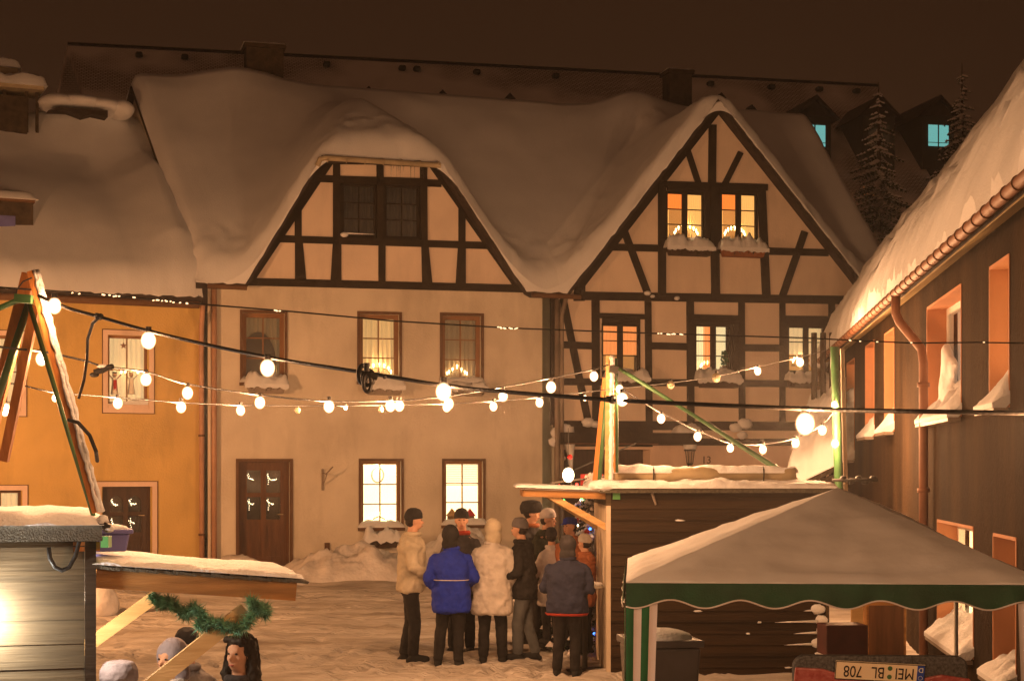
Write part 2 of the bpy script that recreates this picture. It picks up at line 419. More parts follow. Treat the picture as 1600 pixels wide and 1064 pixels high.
for _k in range(46):       # walking tracks
    X_, Y_ = _r.uniform(-7, 2), _r.uniform(16.5, 30); A_ = _r.uniform(0, 6.28)
    for _s in range(_r.randint(5, 12)):
        _print(X_ + .10 * math.sin(A_) * (-1) ** _s, Y_ - .10 * math.cos(A_) * (-1) ** _s, A_ + _r.uniform(-.2, .2)); X_ += .62 * math.cos(A_); Y_ += .62 * math.sin(A_); A_ += _r.uniform(-.15, .15)
for _k in range(260): _print(_r.gauss(-.5, 1.6), _r.gauss(19.3, 1.0), _r.uniform(0, 6.28))
def pr(x, y): return PRINTS.get((round(x / .065), round(y / .075)), 0)
heightfield('ground', 'street_snow', xs, ys, lambda x, y: gz(x, y) + (gnoise(x, y) + pr(x, y) if 9 <= y <= 35 and abs(x) <= 16 else 0), lambda x, y: gz(x, y) - 1.5, None)
bpy.data.objects['ground']['kind'] = 'structure'

# ------------------------------------------------------------------ the three houses
def rect(FR, a, b, c, d, y=0.0):
    """pixel box left, top, right, bottom -> x0, x1, z0, z1 on the facade"""
    m = (a + c) / 2
    return (FR.S(a, y), FR.S(c, y), FR.L(m, d, y)[1], FR.L(m, b, y)[1])
def line2(p, q): 
    m = (q[1] - p[1]) / (q[0] - p[0]); return lambda s: p[1] + m * (s - p[0])
OV = -.30; RB = 4.5
sW0, sW1, sH1 = FA.S(314), FA.S(866), FA.S(1398)
mainA = lambda y: 6.15 + 1.0 * y if y <= RB else 6.15 + 2 * RB - y
gl = line2(FA.L(385, 440, OV), FA.L(499, 249, OV)); gr = line2(FA.L(820, 452, OV), FA.L(691, 256, OV))
zh = FA.L(592, 248, OV)[1]
scW = FA.S(604)
def gabW(s, y): return min(gl(s), gr(s), zh + .70 * (y - OV), 9.72 - .75 * abs(s - scW))
hl = line2(FA.L(902, 436, OV), FA.L(1122, 156, OV)); hr = line2(FA.L(1345, 436, OV), FA.L(1124, 156, OV))
def gabH(s, y): return min(hl(s), hr(s))
def deckA(s, y): return max(mainA(y), gabW(s, y), gabH(s, y))
bumpsA = [(FA.S(425, 4.5), 4.7, .30, .6), (FA.S(990, 4.5), 4.2, .34, .5), (FA.S(1030, 4.5), 3.6, .16, .5), (FA.S(660, 4), 3.9, .12, .3), (FA.S(770, 4), 3.4, .12, .3), (FA.S(820, 4), 4.4, -.08, 1.6), (FA.S(225, 4.5), 4.4, .12, .4),
          ]
def bumps(L, s, y):
    return sum(a * math.exp(-((s - p) ** 2 + (y - q) ** 2) / (2 * r * r)) for p, q, a, r in L)
def smin(a, b, k): return -smax(-a, -b, k)
def rnd(d, r=.30):
    d = min(max(d, 0), r); return math.sqrt(max(0, 1 - (1 - d / r) ** 2))
def snowA(s, y):
    m = mainA(y); g = max(smin(smin(gl(s), gr(s), .9), smin(zh + .70 * (y - OV), 9.80 - .75 * abs(s - scW), .5), .8), smin(hl(s), hr(s), 1.1))
    if abs(y - RB) < .5: m = min(6.15 + y, 6.15 + 2 * RB - y) - .12 * (1 - abs(y - RB) / .5)
    t = smax(m, g, .95)
    steep = 1.0 if g > m else 0.0
    th = .33 + .07 * steep + .045 * fbm(s, y, .45, 2) + .012 * fbm(s, y, 2.2, 3, 3.) + bumps(bumpsA, s, y)
    if y < .6: th += (.035 * fbm(s, y, 5.0, 3, 9.))
    e = rnd(y - OV + .05 * fbm(s, 0, 4, 2, 2.)) if y < 1 else 1
    return t + .02 + th * e
def warpW(x, y):
    k = max(0, min(1, 1 - (x - sW0) / (sW1 - sW0))); return (x - .23 * y * k if y > 0 else x), y
def roof(root, s0, s1, warp, deck, snow, endl, endr, depth=2 * RB, st=.085, front_jag=.04):
    xs = frange(s0, s1, .12); ysd = [OV, 0] + frange(.3, depth + .3, .25)
    o = heightfield('roof', 'dark_tile', xs, ysd, lambda x, y: deck(x, y), lambda x, y: deck(x, y) - .13, root, warp, smooth=False)
    xs2 = frange(s0, s1, st); ys2 = frange(OV - .04, .9, .07) + frange(1.0, RB + .8, .14)[1:] + frange(RB + 1.2, depth + .3, .6)
    def top(x, y):
        z = snow(x, y)
        b = deck(x, max(y, OV)) + .02; k = 1
        if endl: k *= rnd(x - s0 + .04 * fbm(y, 0, 3, 2), .25)
        if endr: k *= rnd(s1 - x + .04 * fbm(y, 0, 3, 2), .25)
        return b + (z - b) * k
    def bot(x, y):
        j = front_jag * fbm(x, 0, 6.0, 3, 4.0) - .02 if y < OV + .12 else .006
        return deck(x, max(y, OV)) + (j if y < OV else .006)
    heightfield('snow', 'snow', xs2, ys2, top, bot, o, warp)
    return o
def side_wall(mb, s, warp, deckf, z0, depth):
    pts = []
    for y in [0, RB, depth]: 
        X, Y = warp(s, y) if warp else (s, y); pts.append((X, Y, deckf(y) - .10))
    X0_, Y0_ = (warp(s, 0) if warp else (s, 0)); X1_, Y1_ = (warp(s, depth) if warp else (s, depth))
    vs = [(X0_, Y0_, z0), (X1_, Y1_, z0)] + pts[::-1]
    mb.add(vs, [tuple(range(len(vs)))])
def timber(root, FR, lines, polys=(), y=-.03, name='timber_frame', m='timber'):
    mb = MB()
    for i, b in enumerate(lines):
        x1, y1, x2, y2, w = b[:5]; w2 = b[5] if len(b) > 5 else w
        d = Vector((x2 - x1, y2 - y1)).normalized(); n = Vector((-d.y, d.x))
        q = [(x1 + n.x * w / 2, y1 + n.y * w / 2), (x2 + n.x * w2 / 2, y2 + n.y * w2 / 2), (x2 - n.x * w2 / 2, y2 - n.y * w2 / 2), (x1 - n.x * w / 2, y1 - n.y * w / 2)]
        yy = y - .0022 * (i % 9)
        mb.prism([FR.L(*p, yy) for p in q], yy, .05)
    for i, q in enumerate(polys):
        yy = y - .02 - .0025 * i; mb.prism([FR.L(*p, yy) for p in q], yy, .05)
    return mb.build(name, m, root)

# --- white rendered house
wh = thing('white_house', 'white rendered house with a half hipped timbered gable and snow covered roof', 'house', (FA.X0, FA.Y0, 0), FA.a)
HW = {}
for k, r in dict(u1=(379, 489, 445, 598), u2=(562, 491, 624, 596), u3=(691, 493, 752, 599), g1=(564, 720, 627, 824), g2=(694, 720, 755, 820), door=(373, 721, 453, 884), t1=(531, 284, 592, 374), t2=(598, 286, 659, 376)).items():
    HW[k] = rect(FA, *r)
mb = MB()
def topW(s): return max(mainA(0), gabW(s, 0)) - .08
wall(mb, sW0, sW1, -.3, topW, list(HW.values()), .25)
side_wall(mb, sW0, warpW, mainA, -.3, 9); side_wall(mb, sW1, None, mainA, -.3, 9)
x0, y0 = warpW(sW0, 9); mb.add([(x0, 9, -.3), (sW1, 9, -.3), (sW1, 9, mainA(9)), (x0, 9, mainA(9))], [(0, 1, 2, 3)])
mb.build('wall', 'stucco', wh)
g = MB(); wall(g, FA.S(392), FA.S(815), FA.L(600, 446, -.012)[1], lambda s: max(FA.L(600, 447, 0)[1] + .02, gabW(s, 0) - .10), [HW['t1'], HW['t2']], .12, y=-.012, reveal=0)
g.build('gable_plaster', 'panel_plaster', wh)
roof(wh, sW0 - .12, sW1, warpW, deckA, snowA, True, False)
timber(wh, FA, [(387, 440, 513, 252, 17), (815, 451, 678, 256, 17), (385, 440, 818, 451, 12), (430, 373, 765, 384, 11), (497, 279, 690, 287, 11), (500, 252, 690, 254, 9),
    (526, 256, 526, 378, 11), (594, 256, 595, 380, 11), (662, 258, 663, 385, 11), (466, 322, 466, 380, 11), (722, 322, 722, 384, 11),
    (467, 376, 470, 440, 12, 18), (527, 376, 525, 442, 13, 17), (597, 378, 597, 445, 11), (664, 380, 668, 446, 11, 16), (722, 384, 720, 448, 12, 16),
    (529, 281, 661, 285, 12), (529, 374, 661, 379, 9)])
wn_kw = dict(frame='trim_brown', t=.05)
window(wh, *HW['t1'], frame='timber', t=.09, cols=2, rows=3, curtain='curtain_dark', y=.05)
window(wh, *HW['t2'], frame='timber', t=.09, cols=2, rows=3, curtain='curtain_dark', y=.05)
for k, cu, back in (('u1', 'curtain_dim', None), ('u2', 'curtain_yellow', None), ('u3', 'curtain_dim', None)):
    window(wh, *HW[k], frame='oak_frame', cols=2, rows=3, curtain=cu, surround=('trim_brown', False), st=.05, t=.085, amp=.03)
window(wh, *HW['g1'], frame='oak_frame', cols=2, rows=3, curtain='room_bright', surround=('trim_brown', False), st=.045, t=.07, amp=.004)
wg2 = window(wh, *HW['g2'], frame='oak_frame', cols=2, rows=3, curtain='room_bright', surround=('trim_brown', False), st=.045, t=.07, amp=.004)
a, b, c, d = HW['g2']; mb = MB()
for i in range(12): mb.bb(a + .06, b - .06, .205, .213, d - .10 - i * .036, d - .078 - i * .036)
mb.build('roller_blind', 'blind_bright', wg2)
for k in ('u1', 'u2', 'u3', 'g1', 'g2'):          # sills with their snow
    a, b, c, d = HW[k]
    o = MB().bb(a - .06, b + .06, -.10, .12, c - .06, c).build('window_sill', 'trim_brown', wh)
    heightfield('snow', 'snow_fine', frange(a - .07, b + .07, .05), frange(-.13, .12, .04), lambda x, y: c + .015 + .10 * rnd(x - a + .07, .12) * rnd(b + .07 - x, .12) * rnd(y + .13, .1) * (1 + .5 * fbm(x, y, 6, 2, a)), lambda x, y: c + .004, o)
# door of the white house
def house_door(root, r, m, rows, y=.14, arched=False, lights=True):
    a, b, c, d = r; o = MB(); w = b - a
    ring(o, a, b, c, d, .07, y, y + .07, bottom=False)
    A, B = a + .07, b - .07
    st = .10; mid = (A + B) / 2; top = d - .07
    H = top - c; zl = c + .16
    gl0 = c + H * .46
    o.bb(A, A + st, y + .012, y + .06, c, top); o.bb(B - st, B, y + .012, y + .06, c, top); o.bb(mid - .05, mid + .05, y + .012, y + .06, c, top)
    zs = [c + .18, c + H * .40, gl0, (gl0 + top - .1) / 2, top - .10]
    for (p, q) in ((c, c + .18), (c + H * .40, gl0), ((zs[3] - .04), (zs[3] + .04)), (top - .10, top)):
        for u, v in ((A + st, mid - .05), (mid + .05, B - st)): o.bb(u, v, y + .014, y + .058, p, q)
    if arched:
        for u, v in ((A + st, mid - .05), (mid + .05, B - st)):
            pts = [(u, top - .10), (v, top - .10)] + [(v - (v - u) * t, top - .10 - (.10 if (u < mid) == (t > .5) else .10) * (2 * t - 1) ** 2) for t in [i / 8 for i in range(9)]]
            o.prism(pts, y + .018, y + .052)
    door = o.build('door', m, root)
    pn = MB(); gl_ = MB(); cu = MB()
    for u, v in ((A + st, mid - .05), (mid + .05, B - st)):
        pn.bb(u, v, y + .03, y + .045, c + .18, c + H * .40); pn.bb(u + .05, v - .05, y + .02, y + .03, c + .23, c + H * .40 - .05)
        gl_.bb(u, v, y + .03, y + .036, gl0, top - .1); cu.bb(u, v, y + .10, y + .11, gl0, top - .1)
    pn.build('door_panel', m, door); gl_.build('pane', 'glass', door); cu.build('door_curtain', 'curtain_dark', door)
    MB().tube([(B - .05, y + .01, c + 1.0), (B - .05, y - .05, c + 1.0), (B - .16, y - .05, c + 1.0)], .010, 8).build('handle', 'tinsel', door)
    for (u, v) in ((A + st, mid - .05), (mid + .05, B - st)):
        for zt in (top - .20, zs[3] - .12):
            lt = MB(); k_ = random.uniform(.05, .14); s__ = random.uniform(.4, 1.0); n__ = random.randint(8, 15)
            for i in range(n__):
                t = i / 14; lt.sphere((u + .02 + (v - u - .04) * t + random.uniform(-.008, .008), y + .022, zt - k_ * math.sin(t * math.pi) ** s__ + random.uniform(-.014, .014)), random.uniform(.0045, .0085), 6, 4)
            for i in range(random.randint(2, 6)): lt.sphere((u + .03 + random.uniform(0, .03), y + .022, zt + .03 - i * .04), .006, 6, 4)
            lt.build('fairy_lights', 'led_white', door)
    return door
house_door(wh, HW['door'], 'door_wood', 2)
a, b, c, d = HW['door']
s_ = MB(); ring(s_, a - .055, b + .055, c - .15, d + .055, .055, -.028, .03, bottom=False); s_.build('door_surround', 'trim_brown', wh)
MB().bb(a - .1, b + .1, -.55, .2, c - .35, c).build('doorstep', 'grey_pipe', wh)
# plinth strip, chimney, wall bracket, meter box
for p, q in ((sW0 + .02, a - .07), (b + .07, sW1 - .02)): MB().bb(p, q, -.014, .04, -.3, .52).build('plinth', 'trim_brown', wh)
def chimney(root, FR, px, y, w, dpt, z0, z1, m='chimney_brick', cap=True, snow=.12):
    s = FR.S(px, y); o = MB().bb(s - w / 2, s + w / 2, y - dpt / 2, y + dpt / 2, z0, z1)
    if cap: o.bb(s - w / 2 - .05, s + w / 2 + .05, y - dpt / 2 - .05, y + dpt / 2 + .05, z1 + .001, z1 + .09)
    o = o.build('chimney', m, root)
    if snow:
        z = z1 + (.092 if cap else .002)
        heightfield('snow', 'snow', frange(s - w / 2 - .07, s + w / 2 + .07, .06), frange(y - dpt / 2 - .07, y + dpt / 2 + .07, .06), lambda X, Y: z + snow * rnd(X - s + w / 2 + .07, .15) * rnd(s + w / 2 + .07 - X, .15) * rnd(Y - y + dpt / 2 + .07, .15) * rnd(y + dpt / 2 + .07 - Y, .15) * (1 + .4 * fbm(X, Y, 3, 2)), lambda X, Y: z, o)
    return o
chimney(wh, FA, 412, RB + .35, .82, .6, 9.8, FA.L(412, 74, RB)[1], snow=.03)
chimney(wh, FA, 1058, RB + .3, .56, .5, 9.8, FA.L(1058, 114, RB)[1], snow=.03)
o = MB(); s, z = FA.L(504, 742); o.bb(s - .02, s + .02, -.03, 0, z - .30, z + .12); o.tube([(s, -.02, z + .05), (s + .03, -.22, z + .02), (s + .10, -.30, z + .10), (s + .16, -.28, z + .16)], .014, 6); o.tube([(s, -.02, z - .2), (s + .03, -.12, z - .10), (s + .05, -.24, z + .02)], .010, 6)
o.build('wall_bracket', 'grey_pipe', wh, bevel=.003)
s, z = FA.L(511, 854); MB().bb(s - .05, s + .05, -.035, 0, z - .08, z + .08).bb(s - .03, s + .03, -.045, -.035, z - .03, z + .04).build('socket_box', 'trim_brown', wh)
# jerkinhead gutter with brackets and the hole melted in the snow above it
a0, z_ = FA.L(500, 250, OV - .06); a1, z2 = FA.L(688, 256, OV - .06)
g = MB().tube([(a0 - .05, OV - .05, z_ - .12), (a0, OV - .07, z_ + .01), (a0 + .1, OV - .08, z_ + .04), (a1, OV - .08, z_ - .0)], .055, 10)
for i in range(7): x = a0 + .15 + (a1 - a0 - .2) * i / 6; g.tube([(x, OV - .02, z_ + .09), (x, OV - .14, z_ + .06), (x, OV - .15, z_ - .01), (x, OV - .05, z_ - .04)], .010, 5)
g.build('gable_gutter', 'zinc', wh)
ic = MB()
for i in range(26):
    x = FA.S(604) + (FA.S(664) - FA.S(604)) * random.random(); l = random.uniform(.05, .38)
    ic.tube([(x, OV - .08, z_ - .02), (x, OV - .08, z_ - .02 - l)], [.010, .002], 5)
ic.build('icicles', 'glass', wh)
o = MB()
for px in (334,): 
    s = FA.S(px); o.tube([(s, -.09, .25), (s, -.09, 6.0)], .055, 10); 
o.build('downpipe', 'rose_pipe', wh, smooth=True)
s0_, s1_ = FA.S(322), FA.S(334)
MB().bb(FA.S(326) - .02, FA.S(334) - .06, -.05, -.004, .4, 5.95).build('wall_pilaster', 'stucco', wh)
g = MB(); s = FA.S(868)
g.tube([(s, -.12, .2), (s, -.12, 5.72)], .055, 10); g.tube([(s + .10, -.14, .2), (s + .09, -.14, 5.4), (s + .16, -.24, 5.78)], .045, 10)
g.build('downpipe', 'grey_pipe', wh, smooth=True)
g = MB()
for p, q in ((322, 383), (824, 900)): MB().tube([(FA.S(p), OV - .03, 5.78), (FA.S(q), OV - .03, 5.76)], .05, 8).build('eaves_gutter', 'trim_brown', wh)

# --- half-timbered house
hh = thing('half_timbered_house', 'half-timbered house with a steep pointed gable and number 13 beside its lantern', 'house', (FA.X0, FA.Y0, 0), FA.a)
HT = {}
for k, r in dict(a1=(1041, 300, 1101, 378), a2=(1126, 301, 1184, 380), b1=(940, 506, 1000, 582), b2=(1086, 507, 1145, 582), b3=(1231, 509, 1290, 582), d=(880, 702, 1016, 890)).items():
    HT[k] = rect(FA, *r)
mb = MB()
zsp = FA.L(1100, 684, 0)[1]
def topH(s): return max(mainA(0), gabH(s, 0)) - .08
wall(mb, sW1 + .01, sH1, zsp, topH, [HT[k] for k in ('a1', 'a2', 'b1', 'b2', 'b3')], .25, reveal=0)
side_wall(mb, sH1, None, mainA, -.3, 9); mb.add([(sW1, 9, -.3), (sH1, 9, -.3), (sH1, 9, mainA(9)), (sW1, 9, mainA(9))], [(0, 1, 2, 3)])
mb.build('wall', 'panel_plaster', hh)
mb = MB(); wall(mb, sW1 + .01, sH1, -.3, lambda s: zsp, [HT['d']], .5, reveal=.5); mb.build('ground_floor_wall', 'rose_plaster', hh)
roof(hh, sW1, sH1 + .1, None, deckA, snowA, False, True)
L1 = [(1126, 158, 906, 440, 22), (1118, 152, 1352, 448, 25), (897, 462, 1330, 469, 13), (1030, 288, 1200, 293, 10),
    (1114, 195, 1113, 290, 12), (1074, 232, 1093, 290, 9), (1158, 238, 1132, 290, 9),
    (1035, 288, 1035, 462, 12), (1116, 290, 1119, 465, 13), (1190, 290, 1198, 465, 13),
    (950, 386, 1295, 395, 11), (974, 356, 1013, 460, 11), (1258, 362, 1222, 466, 11),
    (867, 458, 867, 664, 12), (880, 466, 919, 656, 11), (931, 468, 932, 662, 12), (1013, 468, 1015, 662, 10), (1079, 470, 1080, 664, 11), (1159, 472, 1160, 664, 10), (1223, 474, 1223, 664, 9), (1300, 474, 1300, 664, 10),
    (868, 538, 934, 541, 11), (1012, 540, 1086, 542, 11), (1150, 543, 1228, 544, 11), (868, 596, 1300, 600, 11),
    (936, 493, 1010, 495, 8), (1084, 495, 1156, 497, 8), (1228, 497, 1296, 498, 8),
    (866, 664, 1300, 666, 14), (1010, 690, 1300, 691, 11), (870, 680, 1020, 681, 34)]
timber(hh, FA, L1, polys=[[(898, 440), (915, 440), (914, 470), (897, 470)]])
# dark casing round each pair of casements
for i, (r, h) in enumerate([((1029, 292, 1201, 384), [HT['a1'], HT['a2']]), ((934, 492, 1012, 600), [HT['b1']]), ((1080, 494, 1158, 600), [HT['b2']]), ((1224, 496, 1300, 600), [HT['b3']])]):
    mb = MB(); a, b, c, d = rect(FA, *r, y=-.022); wall(mb, a, b, c, lambda s: d, h, 5, y=-.022, reveal=.16); mb.build('window_casing', 'timber', hh)
for k, up, lo, bk in (('a1', 'curtain_orange', 'curtain_amber', 'room_amber'), ('a2', 'curtain_orange', 'curtain_amber', 'room_amber'), ('b1', 'curtain_rose', None, 'room_amber'), ('b2', 'room_pale', None, 'room_pale'), ('b3', 'curtain_cream', None, 'room_amber')):
    a, b, c, d = HT[k]; m_ = (a + b) / 2
    w = window(hh, a, b, c, d, frame='timber', t=.045, cols=2, rows=3, mt=.02, split=.10, curtain=None, back=bk, y=.03)
    if k[0] == 'a':
        curtain_mesh(a, m_ - .02, d - .34, d, .20, .02, 8).build('valance', up, w, smooth=True)
        mb = MB(); q = curtain_mesh(m_, b + .02, c, d, .24, .025, 9); q.build('curtain', lo, w, smooth=True)
        curtain_mesh(a - .02, a + .14, c, d, .24, .02, 9).build('curtain', lo, w, smooth=True)
    elif k == 'b1': curtain_mesh(a, b, d - .62, d, .20, .02, 11).build('curtain', up, w, smooth=True)
    elif k == 'b2': curtain_mesh(a, m_ - .03, c + .25, d, .22, .02, 6).build('curtain', 'room_pale', w, smooth=True); curtain_mesh(m_ - .16, m_ + .05, c, d, .20, .015, 9).build('curtain', 'curtain_rose', w, smooth=True)
    else: curtain_mesh(a, b, c + .4, d, .22, .02, 9).build('curtain', up, w, smooth=True)
# dark recessed entrance, canopy board with snow, copper coloured edging
a, b, c, d = HT['d']
MB().bb(a, b, .45, .50, c, d).build('door', 'dark_door', hh)
mb = MB(); mb.bb(FA.S(872), FA.S(1085), -.42, -.06, FA.L(980, 694, -.3)[1], FA.L(980, 676, -.3)[1]); cn = mb.build('door_canopy', 'timber', hh)
zc_ = FA.L(980, 676, -.3)[1]
heightfield('snow', 'snow_fine', frange(FA.S(1085) - .55, FA.S(1088), .05), frange(-.45, -.08, .05), lambda x, y: zc_ + .004 + max(0.004, .16 * rnd(x - FA.S(1085) + .55, .3) * rnd(FA.S(1088) - x, .15) * rnd(y + .45, .12) * (1 + .5 * fbm(x, y, 4, 2))), lambda x, y: zc_ + .002, cn)
MB().bb(FA.S(872) + .05, FA.S(1018), -.43, -.421, zc_ - .235, zc_ - .222).build('canopy_edging', 'copper_pipe', cn)
# snow stuck on beams
for px, py, r in ((868, 690, .13), (874, 676, .16), (884, 668, .10), (919, 660, .12), (930, 663, .09), (1150, 668, .12), (1164, 662, .14), (1160, 680, .10), (1012, 458, .06), (1020, 463, .04), (1058, 466, .05), (876, 716, .09), (872, 734, .06)):
    s, z = FA.L(px, py, -.08); MB().sphere((s, -.07, z), (r * 1.2, .07, r * .8), 12, 8, .12).build('snow_clump', 'snow_fine', hh, smooth=True)
sm = MB(); s, z = FA.L(888, 690, -.08); sm.tube([(s, -.07, z + .3), (s + .02, -.08, z + .0), (s + .06, -.07, z - .35), (s + .07, -.06, z - .9)], [.12, .13, .05, .015], 8)
sm.build('hanging_snow', 'snow_fine', hh, smooth=True)
# house number
def text_mesh(name, body, size, m, parent, M, ext=.004, font_scale=(1, 1)):
    cu = bpy.data.curves.new(name, 'FONT'); cu.body = body; cu.size = size; cu.extrude = ext; cu.align_x = 'CENTER'; cu.align_y = 'CENTER'
    to = bpy.data.objects.new(name, cu); col.objects.link(to)
    bpy.context.view_layer.update(); me = bpy.data.meshes.new_from_object(to.evaluated_get(bpy.context.evaluated_depsgraph_get()))
    bpy.data.objects.remove(to); me.name = name; me.transform(M); me.materials.clear(); me.materials.append(MATS[m])
    o = bpy.data.objects.new(name, me); col.objects.link(o); o.parent = parent; return o
s, z = FA.L(1104, 719, -.02)
text_mesh('house_number', '13', .22, 'trim_brown', hh, Matrix.Translation((s, -.012, z)) @ Matrix.Rotation(R(90), 4, 'X'))
# lantern
s, z = FA.L(1078, 712, -.2)
ln = thing('wall_lantern', 'unlit black wall lantern with a snow cap next to house number 13', 'lantern', FA.world(s, -.2, z), FA.a)
mb = MB(); 
for i in range(4):
    t = i * math.pi / 2 + .785; mb.tube([(.10 * math.cos(t), .10 * math.sin(t), .10), (.065 * math.cos(t), .065 * math.sin(t), -.16)], .009, 5)
mb.lathe([(.05, -.20), (.07, -.16), (.07, -.15)], n=8); mb.lathe([(.13, .10), (.135, .115), (.04, .22), (.012, .25)], n=8); mb.tube([(0, .05, -.19), (0, .2, -.24)], .012, 6)
mb.build('cage', 'iron', ln); MB().lathe([(.060, -.15), (.092, .10)], n=4).build('lantern_glass', 'glass', ln)
MB().sphere((0, 0, .20), (.145, .145, .11), 14, 8, .05).build('snow', 'snow_fine', ln, smooth=True)

# --- yellow house
zY = 5.82
mainB = lambda y: zY + .81 * y if y <= RB else zY + .81 * (2 * RB - y)
deckB = lambda s, y: mainB(y)
bumpsB = [(FB.S(130) + 1.2, RB - .1, .45, .55), (FB.S(60) + 1, RB, .22, .5), (FB.S(60), 1.8, .20, .7), (FB.S(150), 3.2, -.15, .9), (FB.S(200), 1.6, .10, .8)]
def snowB(s, y):
    m = mainB(y) - (.12 * (1 - abs(y - RB) / .5) if abs(y - RB) < .5 else 0)
    th = .34 + .06 * fbm(s, y, .5, 2, 7) + .012 * fbm(s, y, 2.5, 3, 8) + bumps(bumpsB, s, y)
    th += .40 * max(0, 1 - abs(s + .3 + .05 * y) / 1.0) ** 1.2 * max(0, min(1, (3.9 - y) / 1.5)) * min(1, max(0, y + .3) / .8)
    return m + .02 + max(.05, th) * (rnd(y - OV + .05 * fbm(s, 0, 4, 2)) if y < 1 else 1)
yh = thing('yellow_house', 'yellow ochre house with rose window surrounds and a snow covered roof', 'house', (FB.X0, FB.Y0, 0), FB.a)
sY0, sY1 = FB.S(-260), -.02
HY_ = {}
for k, r in dict(u1=(-34, 524, 32, 636), u2=(169, 524, 232, 632), g1=(-30, 766, 34, 860), d=(160, 760, 237, 888)).items(): HY_[k] = rect(FB, *r)
u3 = rect(FB, -200, 524, -134, 636); HY_['u3'] = u3
mb = MB(); wall(mb, sY0, sY1, -.3, lambda s: zY - .08, list(HY_.values()), 1.0)
side_wall(mb, sY0, None, mainB, -.3, 9); side_wall(mb, sY1, None, mainB, -.3, 9); mb.add([(sY0, 9, -.3), (sY1, 9, -.3), (sY1, 9, mainB(9)), (sY0, 9, mainB(9))], [(0, 1, 2, 3)])
mb.build('wall', 'yellow_plaster', yh)
roof(yh, sY0, sY1 - .02, None, deckB, snowB, False, False)
for k in ('u1', 'u2', 'u3', 'g1'):
    a, b, c, d = HY_[k]
    w = window(yh, a, b, c, d, frame='oak_frame' if k != 'g1' else 'trim_brown', t=.05, cols=2, rows=2 if k != 'g1' else 3, curtain='curtain_cream', amp=.02, y=.13)
    s_ = MB(); ring(s_, a - .10, b + .10, c - .16, d + .09, .09, -.02, .03); s_.bb(a, b, -.0195, .03, c - .16 + .0905, c - .001); s_.build('surround', 'rose_plaster', w)
    s_ = MB(); ring(s_, a - .115, b + .115, c - .175, d + .105, .014, -.024, .02); s_.build('surround_line', 'trim_brown', w)
    if k != 'g1':
        c_ = c; heightfield('snow', 'snow_fine', frange(a, b - .005, .04), frange(-.02, .12, .035), lambda x, y: c_ + .01 + .11 * (x - a) / (b - a) * (1 + .5 * fbm(x, y, 5, 2)), lambda x, y: c_ + .003, w)
a, b, c, d = HY_['d']; house_door(yh, HY_['d'], 'dark_door', 2, arched=True)
s_ = MB(); ring(s_, a - .11, b + .10, c - .2, d + .09, .09, -.02, .03, bottom=False); s_.build('door_surround', 'rose_plaster', yh)
s_ = MB(); ring(s_, a - .125, b + .115, c - .2, d + .105, .014, -.024, .02, bottom=False); s_.build('surround_line', 'trim_brown', yh)
MB().tube([(sY0, OV - .04, zY - .40), (sY1 - .1, OV - .04, zY - .42)], .07, 10).build('eaves_gutter', 'trim_brown', yh)
s = FB.S(310)
MB().tube([(s, OV - .04, zY - .42), (s, OV - .02, zY - .56), (s + .03, -.12, zY - .85), (s + .03, -.12, zY - 1.1), (s + .04, -.12, .25)], .05, 10).build('downpipe', 'rose_pipe', yh, smooth=True)
o = MB()
for z in (1.0, 2.9): o.tube([(s + .035, -.12, z), (s + .035, -.12, z + .04)], .065, 10)
o.build('pipe_clip', 'trim_brown', yh)
# eyebrow dormer
dm = MB(); a, z0_ = FB.L(-70, 350, .8); b, z1_ = FB.L(52, 318, .8)
dm.bb(a, b, .8, 3.2, z0_ - .3, z1_); dd = dm.build('dormer', 'chimney_brick', yh)
MB().bb(a, b + .02, .72, 3.2, z1_ + .001, z1_ + .05).build('dormer_eave', 'trim_brown', dd)
wr = rect(FB, -40, 336, 24, 356, .78); MB().bb(wr[0], wr[1], .78, .797, wr[2], wr[3]).build('pane', 'snow_box', dd)
heightfield('snow', 'snow', frange(a, b + .08, .08), frange(.66, 3.0, .08), lambda x, y: z1_ + .06 + .16 * rnd(b + .08 - x, .25) * rnd(y - .66, .2) + .2 * max(0, y - .9), lambda x, y: z1_ + .052, dd)
mb = MB(); 
for dx, r in ((0, .55), (.45, .42), (-.45, .38), (.85, .25)): q = FB.L(128, 172, RB - .9); mb.sphere((q[0] + dx, RB - .65, q[1] + .16 - abs(dx) * .06), (r * 1.1, .5, .20), 16, 10, .03)
mb.build('snow_cornice', 'snow', yh, smooth=True)
q = FB.L(122, 180, RB - 1.25); MB().prism([(q[0] - .6, q[1] + .04), (q[0] - .2, q[1] + .06), (q[0] + .1, q[1] - .03), (q[0] + .3, q[1] + .04), (q[0] + .6, q[1] + .0), (q[0] + .6, q[1] + .14), (q[0] - .4, q[1] + .12)], RB - 1.28, RB - .9).build('dark_gap_wedge', 'dark_tile', yh)  # shade of the gap under the snow cornice, put in as a dark wedge
chimney(yh, FB, -22, RB + .2, 1.2, .8, 8.6, FB.L(0, 108, RB)[1], m='zinc', cap=False, snow=.20)
ch = chimney(yh, FB, -10, RB - .5, 1.9, .9, FB.L(0, 139, RB - .5)[1] - .05, FB.L(0, 137, RB - .5)[1], m='zinc', cap=False, snow=.22)
s = FB.S(57, RB - .5); o = MB()
for px in (56, 40, 5): q = FB.S(px, RB - .5); o.bb(q - .03, q + .03, RB - .7, RB - .64, 8.9, FB.L(0, 139, RB - .5)[1] - .05)
o.bb(FB.S(-60), FB.S(40, RB - .5), RB - .75, RB - .2, 9.0, FB.L(0, 152, RB - .5)[1]); o.build('chimney_cover_leg', 'chimney_brick', ch)

